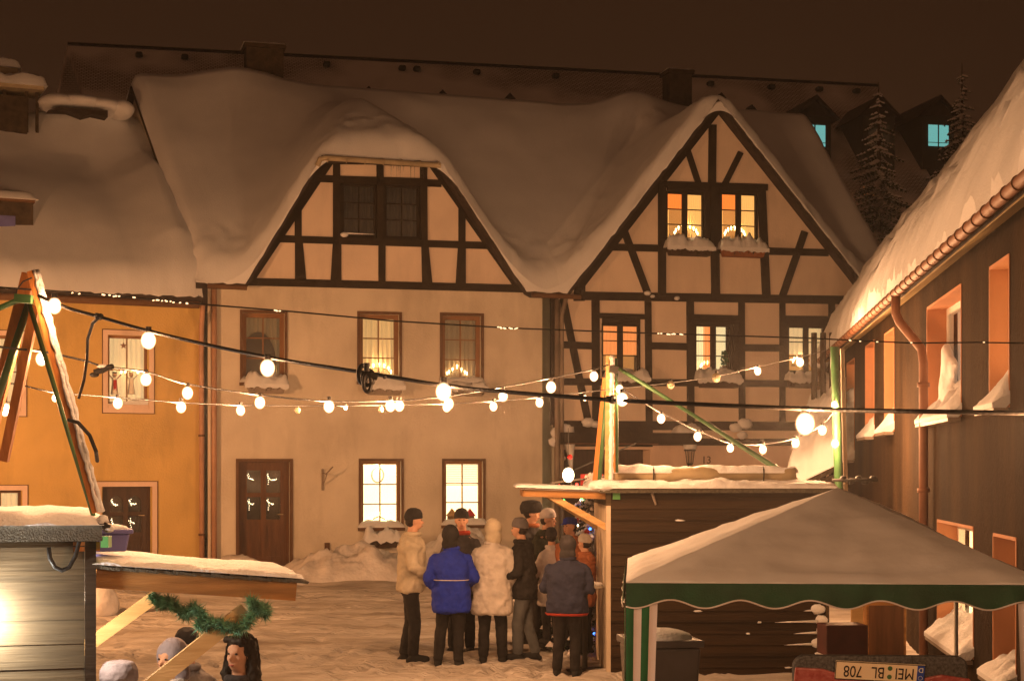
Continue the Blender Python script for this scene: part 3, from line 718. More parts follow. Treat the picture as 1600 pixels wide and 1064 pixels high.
# flower boxes under windows
def flower_box(px0, px1, py0, py1, label, m='clay_dark', sag=0.0, y=-.16):
    s0, s1 = FA.S(px0, y), FA.S(px1, y); z0, z1 = FA.L((px0 + px1) / 2, py1, y)[1], FA.L((px0 + px1) / 2, py0, y)[1]
    w = s1 - s0; hb = .15
    t = thing('flower_box', label, 'flower box', FA.world((s0 + s1) / 2, y, z0), FA.a, 'flower boxes under the windows')
    MB().prism([(-w / 2 + .05, 0), (w / 2 - .05, 0), (w / 2, hb), (-w / 2, hb)], -.10, .10).build('box', m, t, bevel=.008)
    p = MB()
    for i in range(90):
        x, y_ = random.uniform(-w / 2, w / 2), random.uniform(-.13, .08); z = hb + random.uniform(-.06, .08); l = random.uniform(.04, .11)
        a = random.uniform(0, 6.28); p.add([(x, y_, z), (x + l * math.cos(a) * .5, y_ - .03, z - l), (x + l * .3, y_ + l * math.sin(a) * .4, z - l * .4)], [(0, 1, 2)])
    p.build('plants', 'box_plants', t)
    H = z1 - z0 - hb
    heightfield('snow', 'snow_fine', frange(-w / 2 - .05, w / 2 + .05, .035), frange(-.16, .12, .035),
        lambda x, y: hb + .02 + max(.01, H * rnd(x + w / 2 + .05, .12) * rnd(w / 2 + .05 - x, .12) * rnd(y + .16, .12) * (.85 + .6 * fbm(x, y, 5, 3, px0))),
        lambda x, y: hb + (-.05 if y < -.1 else .012) + (.05 * fbm(x, 0, 9, 2, px0) if y < -.1 else 0), t)
    return t
flower_box(1043, 1111, 372, 400, 'dark flower box heaped with snow under the left gable window above the beam')
flower_box(1127, 1194, 373, 402, 'terracotta flower box heaped with snow under the right gable window of the timbered house', 'terracotta')
flower_box(1091, 1154, 579, 606, 'dark flower box with snow under the bright pale window of the timbered upper floor')
flower_box(948, 1010, 578, 604, 'snow filled flower box under the orange curtained window behind the garland poles')
flower_box(1232, 1290, 582, 606, 'snow capped flower box under the timbered house window nearest the eaves of the brown building')
flower_box(386, 446, 586, 615, 'stone coloured flower box with flat snow under the upper window with the dark arch', 'grey_pipe')
flower_box(571, 628, 588, 617, 'stone coloured flower box with snow under the middle upper window of the white house', 'grey_pipe')
flower_box(700, 757, 599, 619, 'stone coloured flower box with snow under the upper window nearest the timbered house', 'grey_pipe')
flower_box(572, 622, 828, 855, 'black flower box under a brightly lit ground floor window, caked in snow')
flower_box(702, 750, 824, 852, 'snow covered flower box under the ground floor window with the roller blind')

# candle arches and figures standing on the inner sills
def candle_arch(FR, px, py, w, label, n=7, flat=False, power=1.2, arch=True, y=.21):
    s, z = FR.L(px, py, y); t = thing('candle_arch', label, 'candle arch', FR.world(s, y, z), FR.a, 'lit candle arches in the windows')
    mb = MB(); h = w * .45
    pts = [(-w / 2 * math.cos(math.pi * i / 12), 0, (h * math.sin(math.pi * i / 12) if not flat else h * (1 - abs(i - 6) / 6)) * .8 + .02) for i in range(13)]
    mb.tube(pts, .010, 6); mb.bb(-w / 2 - .02, w / 2 + .02, -.025, .025, 0, .02)
    for i in range(-2, 3): mb.bb(i * w * .12 - .008, i * w * .12 + .008, -.006, .006, .02, .02 + h * .45 - abs(i) * .02)
    mb.build('arch_frame', 'pale_wood', t)
    for i in range(n):
        k = math.pi * (i + .5) / n; x = -w / 2 * math.cos(k); zz = (h * math.sin(k) if not flat else h * (1 - abs(math.cos(k)))) * .8 + .03
        MB().tube([(x, 0, zz), (x, 0, zz + .035)], .006, 6).sphere((x, 0, zz + .056), (.017, .017, .030), 8, 6).build('candle', 'candle', t)
    if power:
        l = bpy.data.lights.new('candle_light', 'POINT'); l.energy = power; l.color = (1, .62, .28); l.shadow_soft_size = .03
        lo = bpy.data.objects.new('candle_light', l); col.objects.link(lo); lo.parent = t; lo.location = (0, -.02, h + .05)
    return t
candle_arch(FA, 408, 592, .52, 'candle arch glowing in the upper window behind the dark round arch', power=2.5)
candle_arch(FA, 592, 590, .50, 'brightest candle arch, in the middle upper window of the white house', power=7)
candle_arch(FA, 714, 590, .42, 'small triangular candle stand in the dim upper window next to the downpipe', flat=True, power=1.2)
candle_arch(FA, 1072, 373, .52, 'candle arch in the left gable window of the timbered house', n=9, power=8)
candle_arch(FA, 1148, 374, .46, 'candle arch in the right gable window of the timbered house', n=9, power=8)
candle_arch(FA, 1105, 580, .30, 'candle arch low in the pale window above house number 13', n=7, power=1.5)
candle_arch(FA, 1250, 572, .34, 'candle arch in the timbered house window beside the snowy eaves', n=7, power=2)
candle_arch(FA, 592, 822, .5, 'candle arch at the foot of the bright ground floor window', n=5, flat=True, power=0)
# dark round arch decoration in the dim window
s, z = FA.L(404, 590, .19); sz = FA.L(404, 517, .19)[1] - z
t = thing('window_silhouette', 'dark scalloped arch silhouette filling the upper window above the door', 'ornament', FA.world(s, .19, z), FA.a)
pts = []; 
for i in range(41):
    k = math.pi * i / 40; r = 1 + .03 * (i % 2); pts.append((-.34 * r * math.cos(k), .25 + (sz - .28) * r * math.sin(k)))
MB().prism([(.34, 0), (-.34, 0)] + pts, -.01, .01).build('scalloped_arch', 'curtain_dark', t)
# angel and miner figures in the yellow house window
for px, m1, lab in ((179, 'ornament_red', 'red and white candle holding figure on the sill of the yellow house window'), (205, 'white_frame', 'white angel figure holding candles on the sill of the yellow house window')):
    s, z = FB.L(px, 616, .20); t = thing('candle_figure', lab, 'figurine', FB.world(s, .20, z), FB.a, 'candle figures in the yellow house window')
    MB().lathe([(.075, 0), (.07, .05), (.045, .24), (.055, .30), (.02, .33)], n=12).build('robe', 'white_frame', t, smooth=True)
    MB().box((0, -.052, .17), (.06, .02, .2)).build('apron', m1, t); MB().sphere((0, 0, .37), .045, 10, 8).build('head', 'skin', t, smooth=True)
    MB().sphere((0, 0, .41), (.05, .05, .025), 10, 6).build('hat', 'hair_dark' if m1 == 'ornament_red' else 'tinsel', t)
    MB().tube([(-.12, -.03, .38), (-.05, -.02, .30), (.05, -.02, .30), (.12, -.03, .38)], .012, 6).build('arms', m1, t)
    for x in (-.12, .12): MB().sphere((x, -.03, .425), (.018, .018, .03), 8, 6).build('candle', 'candle', t)
    l = bpy.data.lights.new('candle_light', 'POINT'); l.energy = 1.0; l.color = (1, .66, .3); l.shadow_soft_size = .06
    lo = bpy.data.objects.new('candle_light', l); col.objects.link(lo); lo.parent = t; lo.location = (0, -.05, .44)
def star_mesh(mb, r, y0=-.008, y1=.008, n=5, inner=.42):
    pts = [((r if i % 2 == 0 else r * inner) * math.sin(i * math.pi / n), (r if i % 2 == 0 else r * inner) * math.cos(i * math.pi / n)) for i in range(2 * n)]
    return mb.prism(pts, y0, y1)
s, z = FB.L(193, 540, .2); t = thing('straw_star', 'small red brown star hanging in the yellow house window', 'star', FB.world(s, .2, z), FB.a)
star_mesh(MB(), .07).build('star', 'orange_paint', t); MB().tube([(0, 0, .06), (0, 0, .25)], .003, 4).build('thread', 'black', t)
s, z = FA.L(590, 742, .19); t = thing('window_wreath', 'round gold wreath hanging in the brightly lit ground floor window left of the roller blind', 'wreath', FA.world(s, .19, z), FA.a)
mb = MB(); mb.tube([(.12 * math.cos(i * .3142), .0, .15 * math.sin(i * .3142)) for i in range(21)], .014, 6)
for i in range(20): mb.sphere((.12 * math.cos(i * .3142), -.01, .15 * math.sin(i * .3142)), .016, 6, 4)
mb.build('ring', 'tinsel', t)
for px, lab in ((734, 'toy wooden house with a dotted roof on the sill under the roller blind'), (706, 'pale toy gable house on the sill under the roller blind')):
    s, z = FA.L(px, 815, .18); t = thing('toy_house', lab, 'ornament', FA.world(s, .18, z), FA.a, 'toy houses on the sill')
    MB().prism([(-.09, 0), (.09, 0), (.09, .12), (-.09, .12)], -.03, .03).build('toy_wall', 'oak_frame' if px == 734 else 'pale_wood', t)
    MB().prism([(-.12, .12), (.12, .12), (0, .27)], -.04, .04).build('toy_roof', 'ornament_red' if px == 734 else 'pale_wood', t)
# heart on the timber beam
s, z = FA.L(538, 367, -.07); t = thing('snow_lump', 'small lump of snow on the gable beam under the dark twin windows', 'snow', FA.world(s, -.07, z), FA.a)
MB().sphere((0, 0, 0), (.08, .05, .05), 12, 8, .08).tube([(0, 0, .03), (.6, 0, .03)], [.02, .006], 6).build('snow', 'snow_fine', t, smooth=True)
# flowers / figures in pale window
s, z = FA.L(1132, 578, .19); t = thing('window_plant', 'potted plant and figure silhouette in the pale window above house number 13', 'plant', FA.world(s, .19, z), FA.a)
MB().lathe([(.04, 0), (.055, .09)], n=12).build('pot', 'terracotta', t)
mb = MB()
for i in range(60):
    a = random.uniform(0, 6.28); r = random.uniform(.02, .11); z = random.uniform(.1, .42); mb.sphere((r * math.cos(a) * .8, r * math.sin(a) * .3, z), (.022, .008, .03), 5, 4)
mb.build('leaves', 'garland_green', t)

# ------------------------------------------------------------------ long building far behind
FC = Frame(0, 50 / (1 + .2126 * .267) * 1.03, 12)
zr = 15.5; RC = 6.0
cx0, cx1 = FC.S(192), FC.S(1500)
fb = thing('long_building', 'long building with a tiled roof and teal lit dormers standing behind the houses', 'building', (FC.X0, FC.Y0, 0), FC.a)
mainC = lambda y: zr - .95 * abs(RC - y)
wc = lambda x, y: ((x - .30 * y * max(0, 1 - (x - cx0) / 12)) if x < cx0 + 12 else x, y)
m = MATS['far_roof']; nt = m.node_tree; b_ = nt.nodes['Principled BSDF']
tc_ = nt.nodes.new('ShaderNodeTexCoord'); bk = nt.nodes.new('ShaderNodeTexBrick'); mpp = nt.nodes.new('ShaderNodeMapping')
mpp.inputs['Scale'].default_value = (2.2, 2.6, 1); nt.links.new(tc_.outputs['Object'], mpp.inputs[0]); nt.links.new(mpp.outputs[0], bk.inputs[0])
bk.inputs['Color1'].default_value = (.72, .66, .62, 1); bk.inputs['Color2'].default_value = (.56, .50, .46, 1); bk.inputs['Mortar'].default_value = (.22, .18, .16, 1)
bk.inputs['Scale'].default_value = 1.6; bk.inputs['Mortar Size'].default_value = .05
nz_ = nt.nodes.new('ShaderNodeTexNoise'); nz_.inputs['Scale'].default_value = .35
nt.links.new(tc_.outputs['Object'], nz_.inputs[0]); rp_ = nt.nodes.new('ShaderNodeValToRGB'); rp_.color_ramp.elements[0].position = .42; rp_.color_ramp.elements[1].position = .58
nt.links.new(nz_.outputs[0], rp_.inputs[0]); mx_ = nt.nodes.new('ShaderNodeMix'); mx_.data_type = 'RGBA'; nt.links.new(rp_.outputs[0], mx_.inputs[0])
nt.links.new(bk.outputs[0], mx_.inputs[6]); mx_.inputs[7].default_value = (.84, .80, .78, 1); nt.links.new(mx_.outputs[2], b_.inputs['Base Color'])
heightfield('roof', 'far_roof', frange(cx0, cx1, 1.0), [-.4, 0, 2, 4, RC, 8, 12.4], lambda x, y: mainC(y), lambda x, y: mainC(y) - .3, fb, wc, smooth=False)
mb = MB(); side_wall(mb, cx0 + .3, wc, lambda y: zr - .95 * abs(RC - y), 0, 12); side_wall(mb, cx1 - .3, None, lambda y: zr - .95 * abs(RC - y), 0, 12)
mb.v = [((x, y if abs(y - RB) > .01 else RC, z if abs(y - RB) > .01 else zr - .2)) for x, y, z in mb.v]
wall(mb, cx0, cx1, 0, lambda s: mainC(0) - .2, [], 20); mb.build('wall', 'far_wall', fb)
o = MB(); o.tube([(*wc(cx0, RC), zr + .06), (cx0 + 12, RC, zr + .06), (cx1, RC, zr + .06)], .05, 6); o.build('ridge', 'dark_tile', fb)
for px in (290, 352, 545, 648, 668, 750, 868, 1110, 1205, 1280, 1338):
    s = FC.S(px, RC - .4); x, y = wc(s, RC - .4); MB().box((x, y, mainC(RC - .4) + .1), (.22, .3, .16)).build('roof_vent', 'far_wall', fb, bevel=.05)
for px in (575, 690, 795, 1172):
    s = FC.S(px, RC - 1.6); z = mainC(RC - 1.6); MB().prism([(s - .28, z), (s + .28, z), (s, z + .3)], RC - 1.8, RC - 1.0).build('roof_hatch', 'dark_tile', fb)
for px, lit in ((1273, 1), (1373, 0), (1466, 1)):
    yd = 2.2; s = FC.S(px, yd); zb = FC.L(px, 236, yd)[1]; zt = FC.L(px, 150, yd)[1]; ze = FC.L(px, 182, yd)[1]
    d_ = MB().prism([(s - .55, zb - .6), (s + .55, zb - .6), (s + .55, ze), (s - .55, ze)], yd, yd + 3).build('dormer', 'far_wall', fb)
    MB().prism([(s - .80, ze - .1), (s, zt), (s + .80, ze - .1), (s, zt - .16)], yd - .2, yd + 4).prism([(s - .62, ze + .002), (s + .62, ze + .002), (s, zt - .17)], yd - .05, yd + 3).build('dormer_roof', 'dark_tile', d_)
    w_, h1, h2 = .36, FC.L(px, 229, yd)[1], FC.L(px, 196, yd)[1]
    if lit:
        for q in (-1, 1): MB().bb(s + q * .19 - .16, s + q * .19 + .16, yd - .03, yd - .005, h1 + .13, h2).build('pane', 'teal_window', d_); MB().bb(s + q * .19 - .16, s + q * .19 + .16, yd - .03, yd - .005, h1, h1 + .10).build('pane', 'teal_window', d_)
    else: MB().bb(s - w_, s + w_, yd - .03, yd - .005, h1, h2).build('pane', 'curtain_dark', d_)
s = FC.S(1358, -.02); z = FC.L(1358, 299, -.02)[1]; MB().bb(s - .18, s + .18, -.03, -.004, z - .12, z + .12).build('window', 'curtain_rose', fb)

# ------------------------------------------------------------------ spruces
def spruce(label, px, ytop, ybase_z, Y, Rb, Hn=None, seed=1, nt_=26, snow=True, group=None, lights=False):
    rnd_ = random.Random(seed); top = W(px, ytop, Y); H = top.z - ybase_z
    t = thing('spruce_tree', label, 'tree', (top.x, top.y, ybase_z), 0, group)
    MB().tube([(0, 0, 0), (0.02, 0, H * .5), (0, 0, H)], [H * .018 + .02, H * .012 + .01, .008], 8).build('trunk', 'bark', t)
    cr = MB(); sn = MB(); tiers = nt_ + 16
    for i in range(tiers):
        f = (i + .3 * rnd_.random()) / tiers; z = H * (.08 + .90 * f); rr = Rb * (1 - f) ** .9 + .06
        nb = int(10 + 11 * (1 - f))
        for j in range(nb):
            a = rnd_.uniform(0, 6.283); zj = rnd_.uniform(-.5, .5) * H / tiers; L_ = rr * rnd_.uniform(.55, 1.2); ca, sa = math.cos(a), math.sin(a)
            seg = max(4, int(L_ / (.10 + .02 * H))) + 2; prevp = None
            for k in range(seg):
                u = (k + 1) / seg; r = L_ * u; zz = z + zj - .42 * L_ * u ** 1.3 + .10 * L_ * max(0, u - .7) * 2
                w = (.24 * L_ * (1 - u) + .12 * L_ + .03); p = Vector((r * ca, r * sa, zz)); nn = Vector((-sa, ca, 0)); dd = Vector((ca, sa, -.15))
                for q in (-1, 1):
                    tip = p + nn * q * w + dd * (w * .6) + Vector((0, 0, -.25 * w - rnd_.uniform(0, .1) * w))
                    bs = L_ / seg * .6
                    cr.add([p - dd * bs * .5, p + dd * bs * .7 + Vector((0, 0, .01)), tip], [(0, 1, 2)])
                    cr.add([p - dd * bs * .3, p + dd * bs * .3, p + nn * q * w * .6 + Vector((0, 0, -.55 * w))], [(0, 1, 2)])
                if snow and rnd_.random() < .75:
                    s_ = w * rnd_.uniform(.35, .75)
                    sn.add([p - dd * s_ * .8 + Vector((0, 0, .02)), p - nn * s_ + Vector((0, 0, .01 - .25 * s_)), p + dd * s_ + Vector((0, 0, .01)), p + nn * s_ + Vector((0, 0, .01 - .25 * s_)), p + Vector((0, 0, .05 + .18 * s_))], [(0, 1, 4), (1, 2, 4), (2, 3, 4), (3, 0, 4)])
    c = cr.build('crown', 'fir', t)
    if snow: sn.build('snow', 'fir_snow', c)
    return t, H
spruce('snow laden spruce in front of the dark middle dormer of the far building', 1373, 128, 1.0, 43, 2.3, seed=3)
spruce('taller snow laden spruce half covering the far teal window', 1503, 98, 1.0, 45, 2.5, seed=5)

# ------------------------------------------------------------------ brown roughcast building on the right
FR_ = Frame(6.18, 31.5, -96.34)
rb = thing('roughcast_building', 'brown roughcast building with orange window reveals and a thick snow slab on its roof', 'building', (FR_.X0, FR_.Y0, 0), FR_.a)
zE = 4.42
HR = {}
def rr_(k, pa, pb, yt, yb, ptop=None):
    m = (pa + pb) / 2; HR[k] = (FR_.S(pa), FR_.S(pb), FR_.L(m, yb)[1], FR_.L(m, yt)[1])
rr_('A', 1548, 1577, 412, 634); rr_('B', 1450, 1502, 466, 652); rr_('C', 1383, 1397, 520, 672); rr_('D', 1353, 1366, 539, 680); rr_('E', 1324, 1335, 566, 716)
HR['F'] = (FR_.S(1466), FR_.S(1521), .45, 1.68); HR['G'] = (FR_.S(1554), FR_.S(1588), .45, 1.66)
mb = MB(); wall(mb, 0, 33, -1, lambda s: zE, list(HR.values()), 2.0, reveal=.0)
mb.add([(0, 0, -1), (0, 9, -1), (0, 9, zE + 6), (0, 4.9, zE + 6.6), (0, 0, zE)], [(0, 1, 2, 3, 4)])
mb.build('wall', 'roughcast', rb)
for k, (a, b, c, d) in HR.items():
    r = .21; q = MB(); e = .012
    q.bb(a - .03, a, -e, r, c, d); q.bb(b, b + .03, -e + .004, r, c, d); q.bb(a - .03, b + .03, -e + .002, r, d, d + .03); q.bb(a - .03, b + .03, -e + .002, r, c - .03, c)
    rv = q.build('window_reveal', 'orange_paint', rb)
    mb = MB(); ring(mb, a, b, c, d, .07, r, r + .07); mb.bb((a + b) / 2 - .03, (a + b) / 2 + .03, r + .003, r + .06, c + .07, d - .07)
    w = mb.build('window', 'white_frame', rb)
    MB().bb(a + .07, b - .07, r + .02, r + .026, c + .07, d - .07).build('pane', 'glass', w)
    cm = {'A': 'room_lamp', 'F': 'room_lamp', 'B': 'curtain_pale', 'G': 'curtain_dim', 'C': 'curtain_dim', 'D': 'curtain_dim', 'E': 'curtain_dim'}[k]
    if cm not in MATS:
        if cm == 'room_lamp': emit('room_lamp', (1.0, .62, .28), 3.2, 'FRONT')
        else: emit('curtain_pale', (1.0, .66, .42), .30, diffuse=(.75, .6, .45))
    curtain_mesh(a, b, c, d, r + .12, .015, 6).build('curtain', cm, w, smooth=True)
    MB().bb(a - .05, b + .05, -.14, -.013, c - .075, c - .035).build('window_sill', 'grey_pipe', rb)
    pk = {'A': .40, 'B': .38, 'C': .45, 'D': .45, 'E': .5, 'F': .34, 'G': .22}[k]; wd = b - a
    heightfield('snow', 'snow_fine', frange(a - .04, b + .04, .04), frange(-.15, r - .01, .03),
        lambda x, y: c + .01 + max(.01, (pk * ((y + .15) / .36) ** 1.2 * (.55 + .45 * ((x - a) / wd)) + .05) * (1 + .5 * fbm(x * 1.3, y, 4, 3, a))) * rnd(y + .15, .14) * rnd(x - a + .05, .1) * rnd(b + .05 - x, .1),
        lambda x, y: c - .034 if y < -.013 else c + .002, w)
OR = -.30
deckR = lambda x, y: zE - .04 + 1.33 * (y - OR)
RR = 5.0
dR = lambda x, y: deckR(x, y) if y <= RR else 2 * deckR(x, RR) - deckR(x, y)
o = heightfield('roof', 'dark_tile', frange(-.45, 33, 2), [OR, 0, 1, 2, 3.5, RR, 7, 10], dR, lambda x, y: dR(x, y) - .12, rb, smooth=False)
def snR(x, y):
    th = .50 + .16 * fbm(x, y, .45, 3, 3) + .06 * fbm(x, y, 1.9, 3, 4) + .03 * fbm(x * 2, y, 5, 3, 4)
    if y < 1.2: th += .10 * abs(fbm(x * 1.5, y * 2.5, 1.6, 3, 14)) * 1.6
    e = rnd(y - OR + .12 + .10 * fbm(x, 0, 1.5, 3, 5), .5); return dR(x, y) + .02 + th * e * rnd(x + .55 + .06 * fbm(y, 0, 2, 2), .35)
heightfield('snow', 'snow', frange(-.55, 20, .10) + [22, 26, 33], frange(OR - .10, 1.6, .08) + frange(1.8, 6, .25) + [8, 10], snR, lambda x, y: dR(x, max(y, OR)) + .005 - (.10 if y < OR - .02 else 0), o)
MB().add([(-.40, OR + .01, zE - .17), (33, OR + .01, zE - .17), (33, -.002, zE - .01), (-.40, -.002, zE - .01), (-.40, OR + .01, zE - .14), (33, OR + .01, zE - .14), (33, -.002, zE + .02), (-.40, -.002, zE + .02)], [(3, 2, 1, 0), (4, 5, 6, 7), (0, 1, 5, 4), (3, 7, 6, 2)]).build('soffit', 'soffit', rb)
g = MB()
pts = [(x, OR - .08, zE - .12) for x in frange(-.35, 33, 1.0)]; g.tube(pts, .050, 12)
gt = g.build('eaves_gutter', 'copper_pipe', rb, smooth=True)
for i in range(46):
    x = .0 + i * .44; MB().tube([(x, OR - .08 + .054 * math.cos(k), zE - .12 + .054 * math.sin(k)) for k in [-.3 + .45 * q for q in range(15)]], .006, 5).build('gutter_bracket', 'trim_brown', gt)
s = FR_.S(1397, OR - .1); s2 = FR_.S(1443, -.1)
g = MB(); g.tube([(s, OR - .08, zE - .15), (s, OR - .08, zE - .36), (s + (s2 - s) * .08, OR - .04, zE - .46), (s2 - (s2 - s) * .12, -.12, zE - .78), (s2, -.10, zE - .95), (s2, -.10, -.6)], .052, 12)
for z in (2.0, 3.2): g.tube([(s2, -.10, z), (s2, -.10, z + .05)], .072, 12)
g.build('downpipe', 'copper_pipe', rb, smooth=True)
MB().bb(-.012, .10, -.02, .1, -.5, zE - .01).build('corner_trim', 'white_boards', rb)
ic = MB()
for i in range(30):
    x = random.uniform(-.55, .3); l = random.uniform(.15, .95); ic.tube([(x, OR - .08 + random.uniform(-.1, .1), zE - .10), (x, OR - .08, zE - .10 - l)], [.028, .003], 6)
ic.build('icicles', 'glass', rb)
sm = MB()
for i in range(14): sm.sphere((-.5 + .06 * i, OR - .05 + .03 * math.sin(i), zE - .04 - .02 * (i % 3)), (.13, .16, .17), 10, 7, .15)
sm.build('eaves_snow', 'snow', rb, smooth=True)

# lean-to porch between the timbered house and the brown building
pp = thing('snowy_porch', 'low porch roof deep in snow at the far corner of the brown building', 'porch', (0, 0, 0))
def quadslab(mb, pts, th): mb.add(list(pts) + [Vector(p) - Vector((0, 0, th)) for p in pts], [(0, 1, 2, 3), (7, 6, 5, 4), (0, 4, 5, 1), (1, 5, 6, 2), (2, 6, 7, 3), (3, 7, 4, 0)])
A_, B_, C2, D_ = W(1222, 768, 25.5), W(1322, 720, 25.5), W(1322, 590, 29.5), W(1262, 640, 29.5)
mb = MB(); quadslab(mb, (A_, B_, C2, D_), .08); mb.build('roof', 'timber', pp)
def bil(u, v): return (A_ * (1 - u) + B_ * u) * (1 - v) + (D_ * (1 - u) + C2 * u) * v
n = 22; vs = []; fs = []
for i in range(n + 1):
    for j in range(n + 1):
        u, v = i / n, j / n; p = bil(u, v) + Vector((0, 0, .01 + .34 * rnd(u, .2) * rnd(1 - u, .12) * rnd(v, .16) * rnd(1 - v, .2) * (1 + .4 * fbm(u * 2, v * 2, 2, 2)))); vs.append(p)
k = len(vs); vs += [bil(i / n, j / n) + Vector((0, 0, .002)) for i in range(n + 1) for j in range(n + 1)]
for i in range(n):
    for j in range(n):
        a = i * (n + 1) + j; q = (a, a + n + 1, a + n + 2, a + 1); fs += [q, tuple(x + k for x in q[::-1])]
mb = MB().add(vs, fs); mb.build('snow', 'snow', pp, smooth=True)
for px in (1272, 1286, 1300): q = W(px, 600, 28.5); MB().tube([(q.x, q.y, .1), (q.x, q.y, W(px, 520, 28.5).z)], .05, 6).build('post', 'timber', pp)
q = W(1297, 651, 29.3); MB().bb(q.x - .11, q.x + .11, q.y, q.y + .03, q.z - .16, q.z + .14).build('window', 'room_bright', pp)
q = W(1240, 768, 25.6); q2 = W(1322, 740, 25.6); MB().beam(q, q2, .06, .10).build('fascia', 'timber', pp)
p0, p1 = W(1235, 800, 26.5), W(1320, 760, 29)
MB().bb(p0.x, p1.x + .1, 26.2, 29.2, -.2, p0.z).build('porch_wall', 'rose_plaster', pp)

# ------------------------------------------------------------------ market hut, left
def snow_slab(parent, x0, x1, y0, y1, zf, th, st=.05, m='snow_fine', name='snow', r=.10, seed=0.0, ov=.02, amp=.35):
    return heightfield(name, m, frange(x0 - ov, x1 + ov, st), frange(y0 - ov, y1 + ov, st), lambda x, y: zf(x, y) + .004 + th * rnd(x - x0 + ov + .02 * fbm(y, 0, 6, 2), r) * rnd(x1 + ov - x + .02 * fbm(y, 3, 6, 2), r) * rnd(y - y0 + ov + .02 * fbm(x, 0, 6, 2), r) * rnd(y1 + ov - y, r) * (1 + amp * fbm(x, y, 2.0, 3, seed) + .15 * fbm(x, y, 9, 2, seed)), lambda x, y: zf(x, y) + .002, parent)
FL = Frame(-2.25, 9.0, 15)
lh = thing('market_hut', 'dark plank market hut with a shingled side awning and a bright lamp on its wall', 'market hut', (FL.X0, FL.Y0, 0), FL.a, 'market huts')
zt = FL.L(100, 845, 0)[1]
hx0 = -4.2
wl = MB(); z = -.5; i = 0; h = .13
while z < zt - .01:
    z1 = min(z + h, zt); wl.prism([(hx0, z), (-.06, z), (-.06, z1), (hx0, z1)], -.022 + .012 * ((i * 7) % 3) * .3, 0)
    wl.v[-8:] = [(x, y - (.010 if abs(zz - z) < 1e-6 and y < -.005 else 0), zz) for x, y, zz in wl.v[-8:]]; z += h; i += 1
wl.build('wall', 'hut_planks', lh)
MB().bb(-.058, -.0, -.035, .05, -.5, zt).build('corner_post', 'hut_planks_dark', lh)
MB().bb(hx0, 0, 1.25, 1.3, -.5, zt).bb(hx0, hx0 + .05, .002, 1.24, -.5, zt).build('back_wall', 'hut_planks', lh)
MB().bb(-.05, -.0, .06, 1.24, -.5, .5).build('counter', 'hut_planks_dark', lh)
rf = MB().bb(hx0 - .1, .03, -.10, 1.35, zt + .002, zt + .085).build('roof', 'felt', lh)
snow_slab(rf, hx0 - .1, .02, -.10, 1.3, lambda x, y: zt + .085, .055, .06, seed=2, r=.12, amp=.7)
MB().beam((-.12, .0, zt - .03), (.02, .0, zt - .03), .06, .05).build('rafter_end', 'orange_wood', lh)
# cable loop on the wall
p = [FL.L(*q, -.06) for q in ((76, 855), (78, 872), (86, 886), (97, 891), (108, 886), (118, 868), (124, 845), (128, 830))]
tag(MB().tube([(x, -.06, z) for x, z in p], .012, 8).build('cable_loop', 'black_cable', lh, smooth=True))
# awning on the hut's open side
def za(x): return FL.L(150, 903, 0)[1] - .085 * x
aw = MB(); L2 = FL.S(463)
aw.beam((0, .02, za(0)), (L2, .02, za(L2)), .04, .105); aw.beam((0, 1.1, za(0)), (L2, 1.1, za(L2)), .04, .105); aw.beam((L2 - .02, .04, za(L2)), (L2 - .02, 1.08, za(L2)), .035, .10)
awn = aw.build('awning', 'beam_wood', lh)
sh = MB(); ns = 11
for i in range(ns):
    x0 = i * (L2 + .04) / ns; x1 = x0 + (L2 + .04) / ns + .03
    sh.prism([(x0, za(x0) + .072), (x1, za(x1) + .060), (x1 - .01, za(x1) + .048), (x0, za(x0) + .054)], -.03 + .004 * (i % 2), 1.15)
sh.build('shingles', 'felt', awn)
snow_slab(awn, 0, L2 + .02, -.03, 1.15, lambda x, y: za(x) + .074, .026, .04, seed=5, r=.05)
def brace(x0, z0, x1, z1, y, nm='brace', m='pale_wood', w=.045, h=.075, par=None):
    return MB().beam((x0, y, z0), (x1, y, z1), w, h).build(nm, m, par or lh)
y = .045; p1 = FL.L(384, 952, y); p0 = FL.L(226, 1078, y); brace(p0[0], p0[1], *p1, y, h=.085)
y = 1.06; p1 = FL.L(245, 930, y); p0 = FL.L(120, 1020, y); brace(p0[0], p0[1], *p1, y)
# lamp on the wall, just out of the picture
q = FL.world(FL.S(-34, -.16), -.16, FL.L(-34, 960, -.16)[1])
lp = thing('wall_spotlight', 'white lamp throwing a bright patch on the plank wall of the near market hut', 'lamp', q, FL.a)
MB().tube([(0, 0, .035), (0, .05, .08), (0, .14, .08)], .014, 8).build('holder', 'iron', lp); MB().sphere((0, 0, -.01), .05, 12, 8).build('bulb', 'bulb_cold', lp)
l = bpy.data.lights.new('lamp_light', 'POINT'); l.energy = 60; l.color = (1, .93, .80); l.shadow_soft_size = .04
lo = bpy.data.objects.new('lamp_light', l); col.objects.link(lo); lo.parent = lp; lo.location = (0, 0, -.02)
# bulb burning inside the hut: it lights the awning braces and the faces at the counter
il = thing('counter_lamp', 'bare bulb burning inside the near market hut over its counter', 'lamp', FL.world(-.22, .62, 1.52), FL.a)
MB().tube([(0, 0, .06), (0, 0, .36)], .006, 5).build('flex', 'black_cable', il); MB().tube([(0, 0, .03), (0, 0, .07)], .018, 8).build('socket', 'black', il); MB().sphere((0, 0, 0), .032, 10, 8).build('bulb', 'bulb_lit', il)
l = bpy.data.lights.new('lamp_light', 'POINT'); l.energy = 44; l.color = (1, .74, .50); l.shadow_soft_size = .025
lo = bpy.data.objects.new('lamp_light', l); col.objects.link(lo); lo.parent = il
